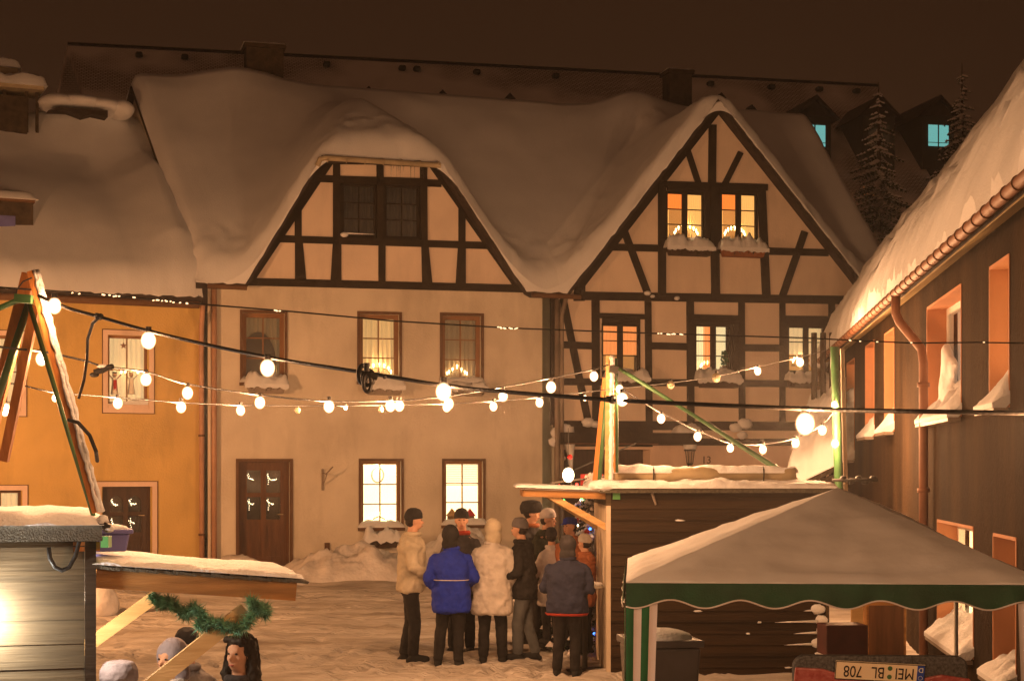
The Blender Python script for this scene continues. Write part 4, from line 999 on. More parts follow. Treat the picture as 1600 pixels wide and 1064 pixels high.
# plastic box on the awning
q = FL.L(168, 876, .5)
bxx = thing('plastic_box', 'blue violet plastic box with a lid lying on the hut awning', 'plastic box', FL.world(q[0], .5, za(q[0]) + .13), FL.a)
MB().prism([(-.10, 0), (.10, 0), (.12, .10), (-.12, .10)], -.12, .12).build('box', 'snow_box', bxx, bevel=.01)
MB().bb(-.14, .14, -.14, .14, .101, .125).build('lid', 'snow_box', bxx, bevel=.008)
MB().sphere((0, 0, .125), (.12, .12, .03), 12, 6).build('snow', 'snow_fine', bxx, smooth=True)
# garland
gb = thing('fir_garland', 'green artificial fir garland looped under the wooden awning', 'garland', FL.world(0, 0, 0), FL.a)
gp = [(238, 930, .3), (252, 945, .25), (262, 938, .2), (275, 948, .15), (290, 962, .1), (303, 948, .08), (318, 960, .05), (312, 980, .04), (335, 972, .02), (350, 978, .0), (372, 985, -.02), (388, 972, -.04), (402, 950, -.05), (392, 938, -.05), (415, 962, -.05), (412, 945, -.05)]
pts = [Vector((FL.L(a, b, y)[0], y, FL.L(a, b, y)[1])) for a, b, y in gp]; hg = MB(); rg = random.Random(4)
dense = []
for a, b in zip(pts, pts[1:]): dense += [a.lerp(b, k / 10) for k in range(10)]
for p in dense:
    for k in range(34):
        d = Vector((rg.gauss(0, 1), rg.gauss(0, 1), rg.gauss(0, 1))).normalized(); l_ = rg.uniform(.030, .068); s_ = d.orthogonal().normalized() * .0035
        o_ = p + Vector((rg.uniform(-.014, .014), rg.uniform(-.014, .014), rg.uniform(-.014, .014))); hg.add([o_ - s_, o_ + s_, o_ + d * l_], [(0, 1, 2)])
hg.build('needles', 'garland_green', gb); MB().tube(pts, .008, 6).build('wire', 'fir', gb)

# ------------------------------------------------------------------ market hut, right
FH = Frame((950 - 800) / F * 18.4, 18.4, 1)
rh = thing('market_hut', 'dark plank market hut with a pale side wall standing behind the gazebo', 'market hut', (FH.X0, FH.Y0, 0), FH.a, 'market huts')
zt2 = FH.L(1000, 770, 0)[1]; hx1 = FH.S(1290)
wl = MB(); z = -.05; i = 0; h = .125
while z < zt2 - .01:
    z1 = min(z + h, zt2); wl.prism([(.03, z), (hx1, z), (hx1, z1), (.03, z1)], -.024, 0)
    wl.v[-8:] = [(x, y - (.016 if abs(zz - z) < 1e-6 and y < -.005 else 0), zz) for x, y, zz in wl.v[-8:]]; z += h; i += 1
wl.build('wall', 'hut_planks_dark', rh)
MB().bb(-.02, .028, -.03, 2.0, -.05, zt2 - .14).build('side_wall', 'white_boards', rh)
MB().bb(-.022, .03, -.035, 2.0, zt2 - .138, zt2).build('lintel', 'hut_planks', rh)
MB().bb(hx1 - .04, hx1, .002, 2.0, -.05, zt2).bb(.03, hx1 - .041, 1.96, 2.0, -.05, zt2).build('back_wall', 'hut_planks_dark', rh)
rf = MB().bb(-.10, hx1 + .1, -.14, 2.15, zt2 + .002, zt2 + .05).build('roof', 'felt', rh)
snow_slab(rf, -.14, hx1 + .1, -.15, 2.15, lambda x, y: zt2 + .05, .075, .05, seed=8, r=.08, amp=.6)
sm = MB(); sm.sphere((-.04, -.05, zt2 + .08), (.15, .14, .07), 14, 9, .08); sm.sphere((-.12, .1, zt2 + .08), (.10, .14, .06), 12, 8, .08); sm.build('snow_heap', 'snow_fine', rf, smooth=True)
# rolled tarp with snow lying along the roof
tp = thing('rolled_tarp', 'rolled beige tarpaulin with snow lying along the hut roof', 'tarpaulin', FH.world(.1, .5, zt2 + .12), FH.a)
tx = FH.S(1256) - .1
tb = MB(); pts = [(x, .03 * math.sin(x * 5), .085 + .012 * math.sin(x * 9)) for x in frange(0, tx, .1)]; tb.tube(pts, [.075 + .012 * math.sin(i * 1.3) for i in range(len(pts))], 14); tb.build('tarp_roll', 'tarp', tp, smooth=True)
snow_slab(tp, 0, tx, -.06, .09, lambda x, y: .135 - y * y * 6, .045, .03, seed=11, r=.05, amp=.7)
for x in (.45, 1.05, 1.7): MB().tube([(x, .0 + .085 * math.cos(k * .6283), .085 + .088 * math.sin(k * .6283)) for k in range(11)], .008, 5).build('strap', 'black', tp)
# snow between the plank ends at the right corner
rs = random.Random(5)
for i in range(int(zt2 / .125)):
    sm = MB(); z = -.05 + .125 * i
    sm.sphere((hx1 - .07 + rs.uniform(-.03, .03), -.035, z + .02), (.085 * rs.uniform(.6, 1.2), .03, .055), 10, 7, .2)
    if rs.random() < .8: L_ = rs.uniform(.15, .55); sm.tube([(hx1 - .1 - L_, -.035, z - .0), (hx1 - .1 - L_ * .5, -.038, z + .005), (hx1 - .1, -.04, z + .01)], [.004, .010, .018], 6)
    sm.build('snow_clump', 'snow_fine', rh, smooth=True)
for k in range(16): x, z = rs.uniform(.3, 2.3), -.05 + .125 * rs.randint(1, 14); MB().sphere((x, -.034, z), (rs.uniform(.02, .06), .015, .012), 8, 5, .2).build('snow_clump', 'snow_fine', rh, smooth=True)
MB().tube([(FH.S(1018), -.05, zt2 - .0), (FH.S(1024), -.06, zt2 - .13)], [.016, .012], 6).build('cable_end', 'grey_pipe', rh)
MB().bb(.05, .13, -.06, -.02, zt2 - .07, zt2 + .03).build('clamp', 'green_bright', rh)
MB().bb(hx1 - .005, hx1 + .03, -.05, .03, -.05, zt2).build('corner_post', 'hut_planks', rh)
ra = MB(); x1_ = FH.S(812, .3); zz = FH.L(870, 774, .3)[1]
ra.beam((-.02, .1, zz), (x1_ + .05, .1, zz + .03), .04, .075); ra.beam((-.02, 1.5, zz), (x1_ + .05, 1.5, zz + .03), .04, .075); ra.bb(x1_ + .03, x1_ + .07, .125, 1.475, zz - .01, zz + .06)
ra = ra.build('awning', 'beam_wood', rh)
MB().prism([(-.02, zz + .040), (x1_, zz + .072), (x1_, zz + .085), (-.02, zz + .053)], .05, 1.55).build('awning_board', 'grey_pipe', ra)
snow_slab(ra, x1_ - .03, -.03, .05, 1.55, lambda x, y: zz + .055 - .036 * x / abs(x1_) * 1.0, .03, .04, seed=13, r=.04)
for y in (.15, 1.45): brace(x1_ + .30, zz + .02, .0, FH.L(935, 824, y)[1], y, par=rh, h=.07)

# ------------------------------------------------------------------ masts carrying the light strings
def bar(name, a, b, w, h, m, par, up=(0, -1, 0)):
    return MB().beam(a - par.location, b - par.location, w, h, up).build(name, m, par)
def pipe(name, a, b, r, m, par): return MB().tube([a - par.location, b - par.location], r, 10).build(name, m, par, smooth=True)
def snow_strip(a, b, w, par, seed=0, off=(0, 0, 0)):
    a = a - par.location + Vector(off); b = b - par.location + Vector(off); n = int((b - a).length / .03); mb = MB(); rs = random.Random(seed)
    pts = [a.lerp(b, i / n) + Vector((rs.uniform(-.004, .004), rs.uniform(-.004, .004), 0)) for i in range(n + 1)]
    mb.tube(pts, [w * rs.uniform(.75, 1.2) for _ in pts], 8); return mb.build('snow', 'snow_fine', par, smooth=True)
q = W(52, 425, 9.1)
ms = thing('light_mast', 'snow crusted timber and green steel A-shaped mast on the near hut', 'mast', (q.x, q.y, zt), 0, 'masts holding up the light strings')
a, b = W(50, 424, 9.1), W(152, 800, 9.05); bar('timber_post', a, b, .046, .05, 'orange_wood', ms); snow_strip(a, b, .014, ms, 1, (.030, -.012, .004)); snow_strip(a, b, .011, ms, 5, (.016, -.026, .004))
pipe('steel_tube', W(44, 470, 9.2), W(146, 806, 9.15), .013, 'green_steel', ms)
a, b = W(46, 428, 9.4), W(-22, 700, 9.5); bar('timber_post', a, b, .075, .05, 'orange_wood', ms)
pipe('steel_tube', W(46, 472, 9.35), W(-10, 640, 9.4), .022, 'green_steel', ms)
bar('timber_post', W(56, 478, 9.3), W(6, 720, 9.4), .05, .045, 'orange_wood', ms)
bar('bracket', W(24, 466, 9.0), W(50, 468, 9.0), .045, .05, 'green_steel', ms)
pipe('steel_tube', W(30, 468, 9.2), W(-70, 512, 9.3), .016, 'green_steel', ms)
bar('foot_clamp', W(160, 846, 8.95), W(172, 846, 8.95), .06, .075, 'green_bright', ms); bar('foot_clamp', W(155, 815, 8.95), W(172, 826, 8.95), .04, .05, 'iron', ms)
mb = MB(); mb.sphere(W(160, 812, 8.95) - ms.location, (.035, .035, .028), 10, 7, .1); mb.sphere(W(170, 826, 8.95) - ms.location, (.03, .03, .02), 10, 7, .1); mb.build('snow', 'snow_fine', ms, smooth=True)
MB().tube([W(*p) - ms.location for p in ((50, 434, 9.0), (36, 440, 9.0), (27, 452, 9.0), (22, 470, 9.0))], .004, 6).build('wire', 'black_cable', ms)
MB().tube([W(*p) - ms.location for p in ((107, 656, 9.0), (122, 660, 8.95), (140, 680, 9.0), (150, 705, 9.0), (152, 720, 9.1))], .011, 8).build('cable_loop', 'black_cable', ms)

q = W(952, 560, 18.4)
ms2 = thing('light_mast', 'pale snow crusted mast with long green steel stays on the farther hut roof', 'mast', (q.x, q.y, zt2 + .05), 0, 'masts holding up the light strings')
a, b = W(951, 556, 18.35), W(949, 758, 18.4); bar('timber_post', a, b, .06, .06, 'pale_wood', ms2); snow_strip(a, b, .028, ms2, 2, (.034, -.02, 0))
bar('timber_post', W(946, 590, 18.6), W(930, 752, 18.7), .065, .05, 'orange_wood', ms2); pipe('steel_tube', W(949, 600, 18.5), W(936, 756, 18.55), .024, 'green_steel', ms2)
pipe('steel_tube', W(963, 560, 18.5), W(964, 738, 18.6), .018, 'green_steel', ms2); bar('timber_post', W(957, 575, 18.6), W(960, 738, 18.7), .035, .04, 'orange_wood', ms2)
pipe('steel_stay', W(958, 570, 18.5), W(1268, 764, 19.2), .022, 'green_steel', ms2); pipe('steel_stay', W(1082, 648, 18.9), W(1252, 760, 19.6), .018, 'green_steel', ms2)
bar('bracket', W(952, 577, 18.3), W(966, 578, 18.3), .07, .06, 'iron', ms2)
q = W(1310, 540, 22)
ms3 = thing('green_pole', 'green steel pole standing in front of the white corner of the brown building', 'pole', (q.x, q.y, 0), 0)
pipe('pole', W(1304, 542, 22), W(1312, 800, 22), .060, 'green_steel', ms3); bar('white_strip', W(1316, 545, 22.1), W(1322, 780, 22.1), .05, .04, 'white_boards', ms3)
ter = MB()
for i, px in enumerate((1318, 1330, 1341, 1352, 1364)): q = W(px, 748 + (i % 2) * 4, 20.5) ; ter.sphere(q - ms3.location, (.05, .05, .04), 8, 6, .2)
ter.tube([W(1300, 750, 20.5) - ms3.location, W(1372, 750, 20.4) - ms3.location], .02, 6); ter.build('insulator_bar', 'iron', ms3, smooth=True)

# ------------------------------------------------------------------ light strings
BULBC = (1.0, .49, .215)
def light_string(label, pts, bulbs, rad, power, sock=.9, drop=None, cm='black_cable', unlit=(), small=()):
    w = [W(*p) for p in pts]; dn = []
    # Catmull-Rom through the points
    for i in range(len(w) - 1):
        p0, p1, p2, p3 = w[max(i - 1, 0)], w[i], w[i + 1], w[min(i + 2, len(w) - 1)]
        for k in range(8):
            t = k / 8; dn.append(.5 * ((2 * p1) + (p2 - p0) * t + (2 * p0 - 5 * p1 + 4 * p2 - p3) * t * t + (3 * p1 - p0 - 3 * p2 + p3) * t ** 3))
    dn.append(w[-1]); t = thing('light_string', label, 'light string', w[0], 0, 'strings of bulbs over the square')
    MB().tube([p - w[0] for p in dn], rad, 6).build('cable', cm, t, smooth=True)
    for px, py, s_ in bulbs:
        k = min(range(len(dn)), key=lambda i: abs(800 + dn[i].x / dn[i].y * F - px)); c = dn[k]
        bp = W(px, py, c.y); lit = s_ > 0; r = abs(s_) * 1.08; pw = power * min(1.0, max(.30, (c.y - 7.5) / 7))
        m_ = MB(); m_.tube([bp + Vector((0, 0, r * .85)) - w[0], Vector((bp.x, bp.y, max(c.z, bp.z + r * 1.6))) - w[0]], r * .36, 8)
        so = m_.build('socket', 'black_cable', t)
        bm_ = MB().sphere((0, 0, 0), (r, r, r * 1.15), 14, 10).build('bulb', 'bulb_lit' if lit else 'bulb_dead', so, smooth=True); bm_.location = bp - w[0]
        if lit:
            l = bpy.data.lights.new('bulb_light', 'POINT'); l.energy = (pw * (r / .042) ** 2 if r < .042 else pw) * (3.0 if px > 1170 and c.y > 18 else .15 if 900 < px < 1000 and c.y > 17 else 1.0) * (18.0 if px > 1500 and c.y < 9 else 9.0 if px > 1200 and c.y < 9 else 2.4 if px > 900 and c.y < 9 else 2.0 if px > 600 and c.y < 9 else 1.0); l.color = BULBC; l.shadow_soft_size = r * .8
            lo = bpy.data.objects.new('bulb_light', l); col.objects.link(lo); lo.parent = so; lo.location = bp - w[0]
    return t
light_string('thick black cable with the largest bulbs sweeping from the near mast to the right edge', [(60, 462, 9), (105, 481, 8.95), (155, 495, 8.9), (232, 517, 8.8), (330, 540, 8.6), (440, 562, 8.4), (575, 583, 8.1), (700, 603, 7.9), (800, 613, 7.7), (945, 624, 7.4), (1100, 632, 7.1), (1300, 640, 6.8), (1450, 643, 6.5), (1660, 646, 6.2)],
    [(85, 478, .040), (232, 532, .042), (418, 575, .040), (693, 612, .040), (972, 624, .028), (1258, 662, .042), (1640, 668, .042)], .0095, 30)
light_string('middle string of bulbs running from the left edge up to the pale mast', [(-30, 538, 9), (25, 545, 9.2), (65, 549, 9.5), (130, 563, 10), (165, 573, 10.3), (228, 581, 10.8), (293, 600, 11.4), (405, 617, 12.4), (515, 627, 13.4), (617, 626, 14.6), (700, 619, 15.4), (785, 605, 16.4), (860, 591, 17.2), (928, 577, 18), (950, 570, 18.3)],
    [(65, 561, .036), (228, 593, .038), (293, 614, .040), (406, 629, .042), (514, 635, .046), (610, 634, .048), (701, 631, .050), (786, 619, .050), (861, 605, .056), (928, 588, .050)], .007, 58)
light_string('lowest string of small bulbs, some dead, crossing the whole square to the snowy eaves', [(-30, 640, 9.5), (8, 600, 9.8), (85, 613, 10.2), (183, 621, 11), (283, 629, 11.8), (376, 633, 12.6), (465, 634, 13.4), (540, 634, 14), (620, 633, 14.8), (697, 631, 15.5), (771, 627, 16.2), (843, 621, 17), (913, 613, 17.8), (955, 608, 18.3), (1048, 598, 19.5), (1120, 588, 21), (1184, 573, 22.2), (1250, 558, 23.6), (1300, 545, 25)],
    [(8, 640, .036), (86, 622, .022), (184, 630, .034), (283, 636, .038), (376, 641, .036), (465, 641, -.022), (540, 637, .020), (595, 640, -.022), (624, 634, .046), (698, 636, .042), (771, 635, .042), (843, 629, .044), (914, 622, .030), (1048, 601, -.04), (1119, 590, -.05), (1184, 580, .050), (1250, 566, .060)], .0055, 62)
light_string('short string of bulbs sagging from the pale mast down to the green pole', [(960, 582, 18.3), (975, 608, 18.5), (1000, 625, 18.8), (1033, 645, 19.2), (1090, 673, 19.8), (1141, 692, 20.3), (1192, 694, 20.8), (1243, 684, 21.3), (1285, 663, 21.7), (1306, 640, 22)],
    [(968, 608, .046), (976, 626, .040), (1033, 654, .052), (1090, 682, .052), (1141, 700, .048), (1192, 702, .052), (1243, 692, .056), (1285, 672, .060), (1303, 632, .040), (1305, 693, .056)], .008, 50)
# tinsel wire; its glints are small beads given emission of their own
t = thing('tinsel_wire', 'thin twisted wire with glowing beads for tinsel glints spanning the picture below the eaves', 'wire', W(-20, 448, 9), 0)
pts = [(-20, 450, 9.2), (60, 455, 9.3), (165, 463, 9.8), (300, 476, 10.3), (450, 488, 10.8), (600, 502, 11.2), (780, 513, 11.6), (1000, 521, 12), (1230, 528, 12.2), (1400, 536, 12.2), (1500, 535, 12.1), (1640, 537, 12)]
w = [W(*p) for p in pts]; MB().tube([p - w[0] for p in w], .0055, 5).build('wire', 'black_cable', t)
gl_ = MB(); rs = random.Random(2)
for (p0, p1, cnt) in (((200, 467), (290, 475), 14), ((755, 511), (795, 514), 14), ((1000, 521), (1050, 523), 12), ((100, 458), (190, 466), 8), ((420, 486), (440, 488), 4), ((1300, 531), (1560, 536), 6)):
    for i in range(cnt):
        f = rs.random(); px = p0[0] + (p1[0] - p0[0]) * f; py = p0[1] + (p1[1] - p0[1]) * f; Yq = np.interp(px, [p[0] for p in pts], [p[2] for p in pts]); py = np.interp(px, [p[0] for p in pts], [p[1] for p in pts])
        gl_.sphere(W(px, py + rs.uniform(-.5, 1.2), Yq - .01) - w[0], (.009, .004, .0045), 5, 4)
gl_.build('tinsel', 'glowing_glint', t)
# cable drop with junction lumps
t = thing('junction_cable', 'black cable hanging in an arc from a taped joint near the yellow house', 'cable', W(156, 495, 8.9), 0)
o_ = W(156, 495, 8.9); MB().tube([W(*p) - o_ for p in ((156, 495, 8.9), (145, 505, 8.95), (137, 530, 9), (136, 560, 9.1), (131, 595, 9.15), (123, 622, 9.2))], .009, 8).build('cable', 'black_cable', t, smooth=True)
MB().sphere((0, 0, 0), (.022, .02, .018), 8, 6, .3).sphere((-.012, 0, .004), (.016, .015, .016), 8, 6, .3).build('taped_joint', 'black', t)
t = thing('cable_connector', 'dark snow dusted plug connector on the string over the yellow house window', 'connector', W(160, 578, 10.2), 0)
MB().tube([(-.05, 0, -.015), (.0, 0, 0), (.045, 0, .02)], [.018, .02, .016], 8).sphere((.055, 0, .02), .018, 8, 6).sphere((-.05, 0, -.03), (.03, .02, .016), 8, 6).build('plug', 'black', t); MB().sphere((-.0, -.0, .022), (.035, .02, .014), 10, 6, .1).build('snow', 'snow_fine', t)
t = thing('coiled_plugs', 'tangle of black plugs and coiled cable hanging before the middle upper window', 'cable', W(572, 585, 8.0), 0)
o_ = W(572, 585, 8.0)
def loop(cx, cy, rx, ry, n=18, a0=0, a1=6.283, Yq=8.0): return [W(cx + rx * math.cos(a0 + (a1 - a0) * i / n), cy + ry * math.sin(a0 + (a1 - a0) * i / n), Yq) - o_ for i in range(n + 1)]
mb = MB(); mb.tube(loop(567, 585, 7, 14), .012, 8); mb.tube(loop(574, 598, 6, 14, Yq=7.95), .010, 8); mb.tube(loop(575, 590, 9, 12, Yq=7.97), .011, 8)
mb.build('cable_coil', 'black_cable', t, smooth=True)
mb = MB(); mb.tube([W(573, 567, 7.95) - o_, W(573, 580, 7.95) - o_], .015, 10); mb.tube([W(578, 586, 7.95) - o_, W(590, 590, 7.95) - o_], .014, 10); mb.sphere(W(601, 589, 7.95) - o_, .010, 8, 6); mb.build('plug', 'black', t)
# plug on cable at the pale mast
t = thing('cable_connector', 'round black junction on the thick cable in front of the pale mast', 'connector', W(957, 624, 7.38), 0)
MB().sphere((0, 0, 0), (.022, .022, .020), 10, 8).tube([(-.03, 0, .002), (.045, 0, -.003)], .014, 8).build('junction', 'black', t)

# ------------------------------------------------------------------ street lamp beyond the left edge (its sodium light falls on the snow banks)
def street_lamp(x, y, h, power, label):
    t = thing('street_lamp', label, 'street lamp', (x, y, gz(x, y)), 0, 'street lamps')
    MB().lathe([(.09, -.3), (.07, .9), (.05, 1.0), (.04, h)], n=12).build('post', 'iron', t, smooth=True)
    MB().tube([(0, 0, h - .02), (.15, 0, h + .12), (.5, 0, h + .15)], .03, 8).build('arm', 'iron', t)
    MB().lathe([(.02, h + .20), (.20, h + .13), (.22, h + .08), (.2, h + .075)], (.5, 0, 0), n=16).build('hood', 'iron', t)
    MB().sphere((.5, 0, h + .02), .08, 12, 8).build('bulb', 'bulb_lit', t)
    l = bpy.data.lights.new('street_light', 'POINT'); l.energy = power; l.color = (1.0, .45, .175); l.shadow_soft_size = .10
    lo = bpy.data.objects.new('street_light', l); col.objects.link(lo); lo.parent = t; lo.location = (.5, 0, h + .02)
street_lamp(-10.5, 22, 3.4, 2700, 'sodium street lamp standing beyond the left edge of the view')

# ------------------------------------------------------------------ gazebo
FG = Frame(.0685 * 10.8, 10.8, -4.2)
gz_ = thing('party_gazebo', 'green edged party gazebo with snow covered pyramid roof and green and white striped leg drapes', 'gazebo', (FG.X0, FG.Y0, 0), FG.a)
GW, GD = 2.70, 3.0; ze = FG.L(982, 911, 0)[1]
q = W(1309, 757, 12.25); ax = (q.x - FG.X0) * FG.c + (q.y - FG.Y0) * FG.s; ay = -(q.x - FG.X0) * FG.s + (q.y - FG.Y0) * FG.c; az = q.z - .03
corners = [(0, 0), (GW, 0), (GW, GD), (0, GD)]
cn = MB(); sn = MB(); n = 34
for k in range(4):
    A3 = Vector((*corners[k], ze)); B3 = Vector((*corners[(k + 1) % 4], ze)); P3 = Vector((ax, ay, az))
    vs = []; vt = []; idx = {}
    for i in range(n + 1):
        for j in range(n + 1 - i):
            u, v = i / n, j / n; w_ = 1 - u - v; p = A3 * w_ + B3 * u + P3 * v
            edge = min(u, w_)                     # distance from the hip lines
            p.z -= .045 * min(1, edge * 4) * (1 - v) * min(1, v * 5 + .2)
            idx[(i, j)] = len(vs); vs.append(p)
            hgt = .035 * (1 + .5 * fbm(p.x, p.y, 1.2, 3, k)) * min(1, v * 9 + .45) + .007 * fbm(p.x * 1.5, p.y, 5, 3, 3.) + .012 * max(0, fbm(p.x, p.y * 2, 3.5, 2, 6.)) 
            hgt *= .25 + .75 * min(1, edge * 12 + .0)
            vt.append(p + Vector((0, 0, max(.006, hgt))))
    fs = []
    for i in range(n):
        for j in range(n - i):
            fs.append((idx[(i, j)], idx[(i + 1, j)], idx[(i, j + 1)]))
            if (i + 1, j + 1) in idx: fs.append((idx[(i + 1, j)], idx[(i + 1, j + 1)], idx[(i, j + 1)]))
    cn.add(vs, fs); sn.add(vt, fs)
    m0 = len(vs)
    ed = [idx[(i, 0)] for i in range(n + 1)]; sn.add([vs[e] for e in ed] + [vt[e] for e in ed], [(i, i + 1, i + n + 2, i + n + 1) for i in range(n)])
can = cn.build('canopy', 'canopy_green', gz_, smooth=True); sn.build('snow', 'snow_smooth', can, smooth=True)
vl = MB(); pi_ = MB()
for k in range(4):
    A3 = Vector(corners[k]); B3 = Vector(corners[(k + 1) % 4]); L_ = (B3 - A3).length; d = (B3 - A3).normalized(); nr = Vector((d.y, -d.x)); m_ = 120; vs = []; pb = []
    for i in range(m_ + 1):
        s_ = L_ * i / m_; per = L_ / 6; lo_ = .152 - .030 * (1 - math.cos(2 * math.pi * (s_ - .06) / per)) * .9 + .010
        wv = .012 * math.sin(s_ * 11) + .006 * math.sin(s_ * 31); p = A3 + d * s_
        for j in range(5):
            f = j / 4; q = p + nr * (.015 + wv * f); vs.append((q.x, q.y, ze + .004 - lo_ * f))
        pb.append((vs[-1][0], vs[-1][1], vs[-1][2]))
    vl.add(vs, [(i * 5 + j, i * 5 + j + 1, (i + 1) * 5 + j + 1, (i + 1) * 5 + j) for i in range(m_) for j in range(4)]); pi_.tube(pb, .0055, 6)
vo = vl.build('valance', 'canopy_green', gz_, smooth=True); pi_.build('piping', 'piping_white', vo, smooth=True)
for k, (cx_, cy_) in enumerate(corners):
    MB().tube([(cx_ + (.03 if cx_ == 0 else -.03), cy_ + (.03 if cy_ == 0 else -.03), -.45), (cx_ + (.03 if cx_ == 0 else -.03), cy_ + (.03 if cy_ == 0 else -.03), ze)], .018, 8).build('leg', 'white_frame', gz_, smooth=True)
    if cy_ > 0: continue
    dr = MB(); sx = 1 if cx_ == 0 else -1; sy = 1 if cy_ == 0 else -1; ns = 4
    for axis in (0, 1):
        for st_ in range(4):
            dr.mi = (st_ % 2) if k != 9 else 0
            vs = []
            for i in range(7):
                for j in range(9):
                    f = j / 8; u = (st_ + i / 6) / 4; wtop = .205; wb = .150; wdt = wtop + (wb - wtop) * f; a_ = u * wdt
                    fold = .012 * math.sin(u * 12 + 3 * f) * (1 + f)
                    if axis == 0: vs.append((cx_ + sx * a_ - sx * .004 * f, cy_ - sy * (.006 + fold * .6) , ze - .10 - f * 1.75))
                    else: vs.append((cx_ - sx * (.006 + fold * .3), cy_ + sy * (a_ * .5 + .008), ze - .10 - f * 1.75))
            dr.add(vs, [(i * 9 + j, i * 9 + j + 1, (i + 1) * 9 + j + 1, (i + 1) * 9 + j) for i in range(6) for j in range(8)])
    dr.mi = 0; dr.build('drape', ['canopy_stripe' if 'canopy_stripe' in MATS else 'canopy_green', 'drape_white'], gz_, smooth=True)

# ------------------------------------------------------------------ wheelie bin
q = W(1030, 994, 12.6)
bn = thing('rubbish_bin', 'dark grey wheeled rubbish bin with a snowy lid beside the striped drape', 'rubbish bin', (q.x, q.y, q.z - .98), R(8))
MB().add([(-.20, -.24, .05), (.20, -.24, .05), (.20, .22, .05), (-.20, .22, .05), (-.25, -.30, .92), (.25, -.30, .92), (.25, .28, .92), (-.25, .28, .92)], [(3, 2, 1, 0), (4, 5, 6, 7), (0, 1, 5, 4), (1, 2, 6, 5), (2, 3, 7, 6), (3, 0, 4, 7)]).build('body', 'bin_grey', bn, bevel=.02)
MB().box((0, -.01, .95), (.54, .62, .05)).tube([(-.26, .30, .93), (.26, .30, .93)], .02, 8).build('lid', 'bin_grey', bn, bevel=.015)
MB().sphere((0, 0, .975), (.25, .28, .07), 16, 8, .03).build('snow', 'snow_fine', bn, smooth=True)
for x in (-.2, .2): MB().tube([(x - .02, .26, .09), (x + .02, .26, .09)], .09, 14).build('wheel', 'rubber', bn)

# ------------------------------------------------------------------ car with its tailgate up
q = W(1352, 1030, 9.8)
cr = thing('parked_car', 'red hatchback with its black trimmed tailgate standing open under the gazebo edge', 'car', (q.x, 8.3, -.5), R(-3))
def L3(mb, prof, xs_):  # loft profile in y,z across x stations (scale)
    n = len(prof); vs = []
    for x, k, dz in xs_: vs += [(x, y * k, z + dz if z > .5 else z) for y, z in prof]
    fs = [(i * n + j, i * n + (j + 1) % n, (i + 1) * n + (j + 1) % n, (i + 1) * n + j) for i in range(len(xs_) - 1) for j in range(n)]
    fs += [tuple(range(n)), tuple((len(xs_) - 1) * n + j for j in range(n - 1, -1, -1))]; mb.add(vs, fs)
mb = MB(); body = [(-2.3, .25), (-2.35, .55), (-2.2, .70), (-1.3, .86), (1.75, .92), (1.85, .6), (1.8, .25)]
L3(mb, body, [(-.82, .96, -.05), (-.78, 1, 0), (.78, 1, 0), (.82, .96, -.05)]); cbody = mb.build('body', 'car_red', cr, bevel=.04)
mb = MB(); cab = [(-1.30, .862), (-.6, 1.36), (1.2, 1.38), (1.6, .925)]
L3(mb, cab, [(-.68, .97, -.03), (-.55, 1, 0), (.55, 1, 0), (.68, .97, -.03)]); mb.build('cabin', 'car_black', cr, bevel=.04)
MB().box((0, .3, 1.386), (1.14, 1.6, .03)).build('roof', 'car_red', cr, bevel=.012)
for x in (-.78, .78):
    for y in (-1.5, 1.25):
        w_ = MB().tube([(x - .09, y, .30), (x + .09, y, .30)], .30, 24).build('wheel', 'rubber', cr); MB().tube([(x - .095, y, .30), (x + .095, y, .30)], .18, 16).build('rim', 'bin_grey', w_)
    MB().sphere((x * .75, -2.28, .62), (.16, .08, .09), 12, 8).build('headlight', 'white_frame', cr)
zt_ = CZ - (1024 - HY) / F * 9.8 + .5
def gate(x0, x1, z0, z1, y0, y1, r, m, nm, par, n=10):
    """panel with rounded top corners"""
    pts = [(x0, z0), (x1, z0)] + [(x1 - r + r * math.cos(k * math.pi / 2 / n), z1 - r + r * math.sin(k * math.pi / 2 / n)) for k in range(n + 1)] + [(x0 + r - r * math.sin(k * math.pi / 2 / n), z1 - r + r * math.cos(k * math.pi / 2 / n)) for k in range(n + 1)]
    return MB().prism(pts, y0, y1).build(nm, m, par, bevel=.012)
yg = 9.8 - 8.3
tg = gate(-.50, .52, zt_ - .36, zt_, yg - .0, yg + .07, .07, 'car_black', 'tailgate', cr)
MB().add([(-.5, .9, 1.40), (.5, .9, 1.40), (.5, 1.5, zt_ - .36), (-.5, 1.5, zt_ - .36), (-.5, .9, 1.37), (.5, .9, 1.37), (.5, 1.5, zt_ - .40), (-.5, 1.5, zt_ - .40)], [(0, 1, 2, 3), (7, 6, 5, 4), (0, 4, 5, 1), (1, 5, 6, 2), (2, 6, 7, 3), (3, 7, 4, 0)]).build('rear_window', 'car_black', tg)
# red painted lower part: wavy upper edge
rp = [(-.535, zt_ - .5), (.535, zt_ - .5), (.53, zt_ - .13), (.36, zt_ - .105), (.24, zt_ - .13), (-.06, zt_ - .135), (-.20, zt_ - .115), (-.33, zt_ - .075), (-.49, zt_ - .068)]
MB().prism(rp, yg - .03, yg - .002).build('painted_panel', 'car_red', tg, bevel=.01)
MB().beam((.19, yg - .01, zt_ - .0), (.20, yg - .01, zt_ - .06), .006, .006).build('wiper_arm', 'iron', tg)
px0, px1 = (W(1283, 1040, 9.8).x - cr.location.x), (W(1421, 1040, 9.8).x - cr.location.x)
pc = (px0 + px1) / 2; pw = px1 - px0; pz = CZ - (1047.5 - HY) / F * 9.8 + .5; tilt = R(-3)
PT = Matrix.Translation((pc, yg - .042, pz)) @ Matrix.Rotation(R(2.6), 4, 'Y') @ Matrix.Rotation(R(12), 4, 'X')
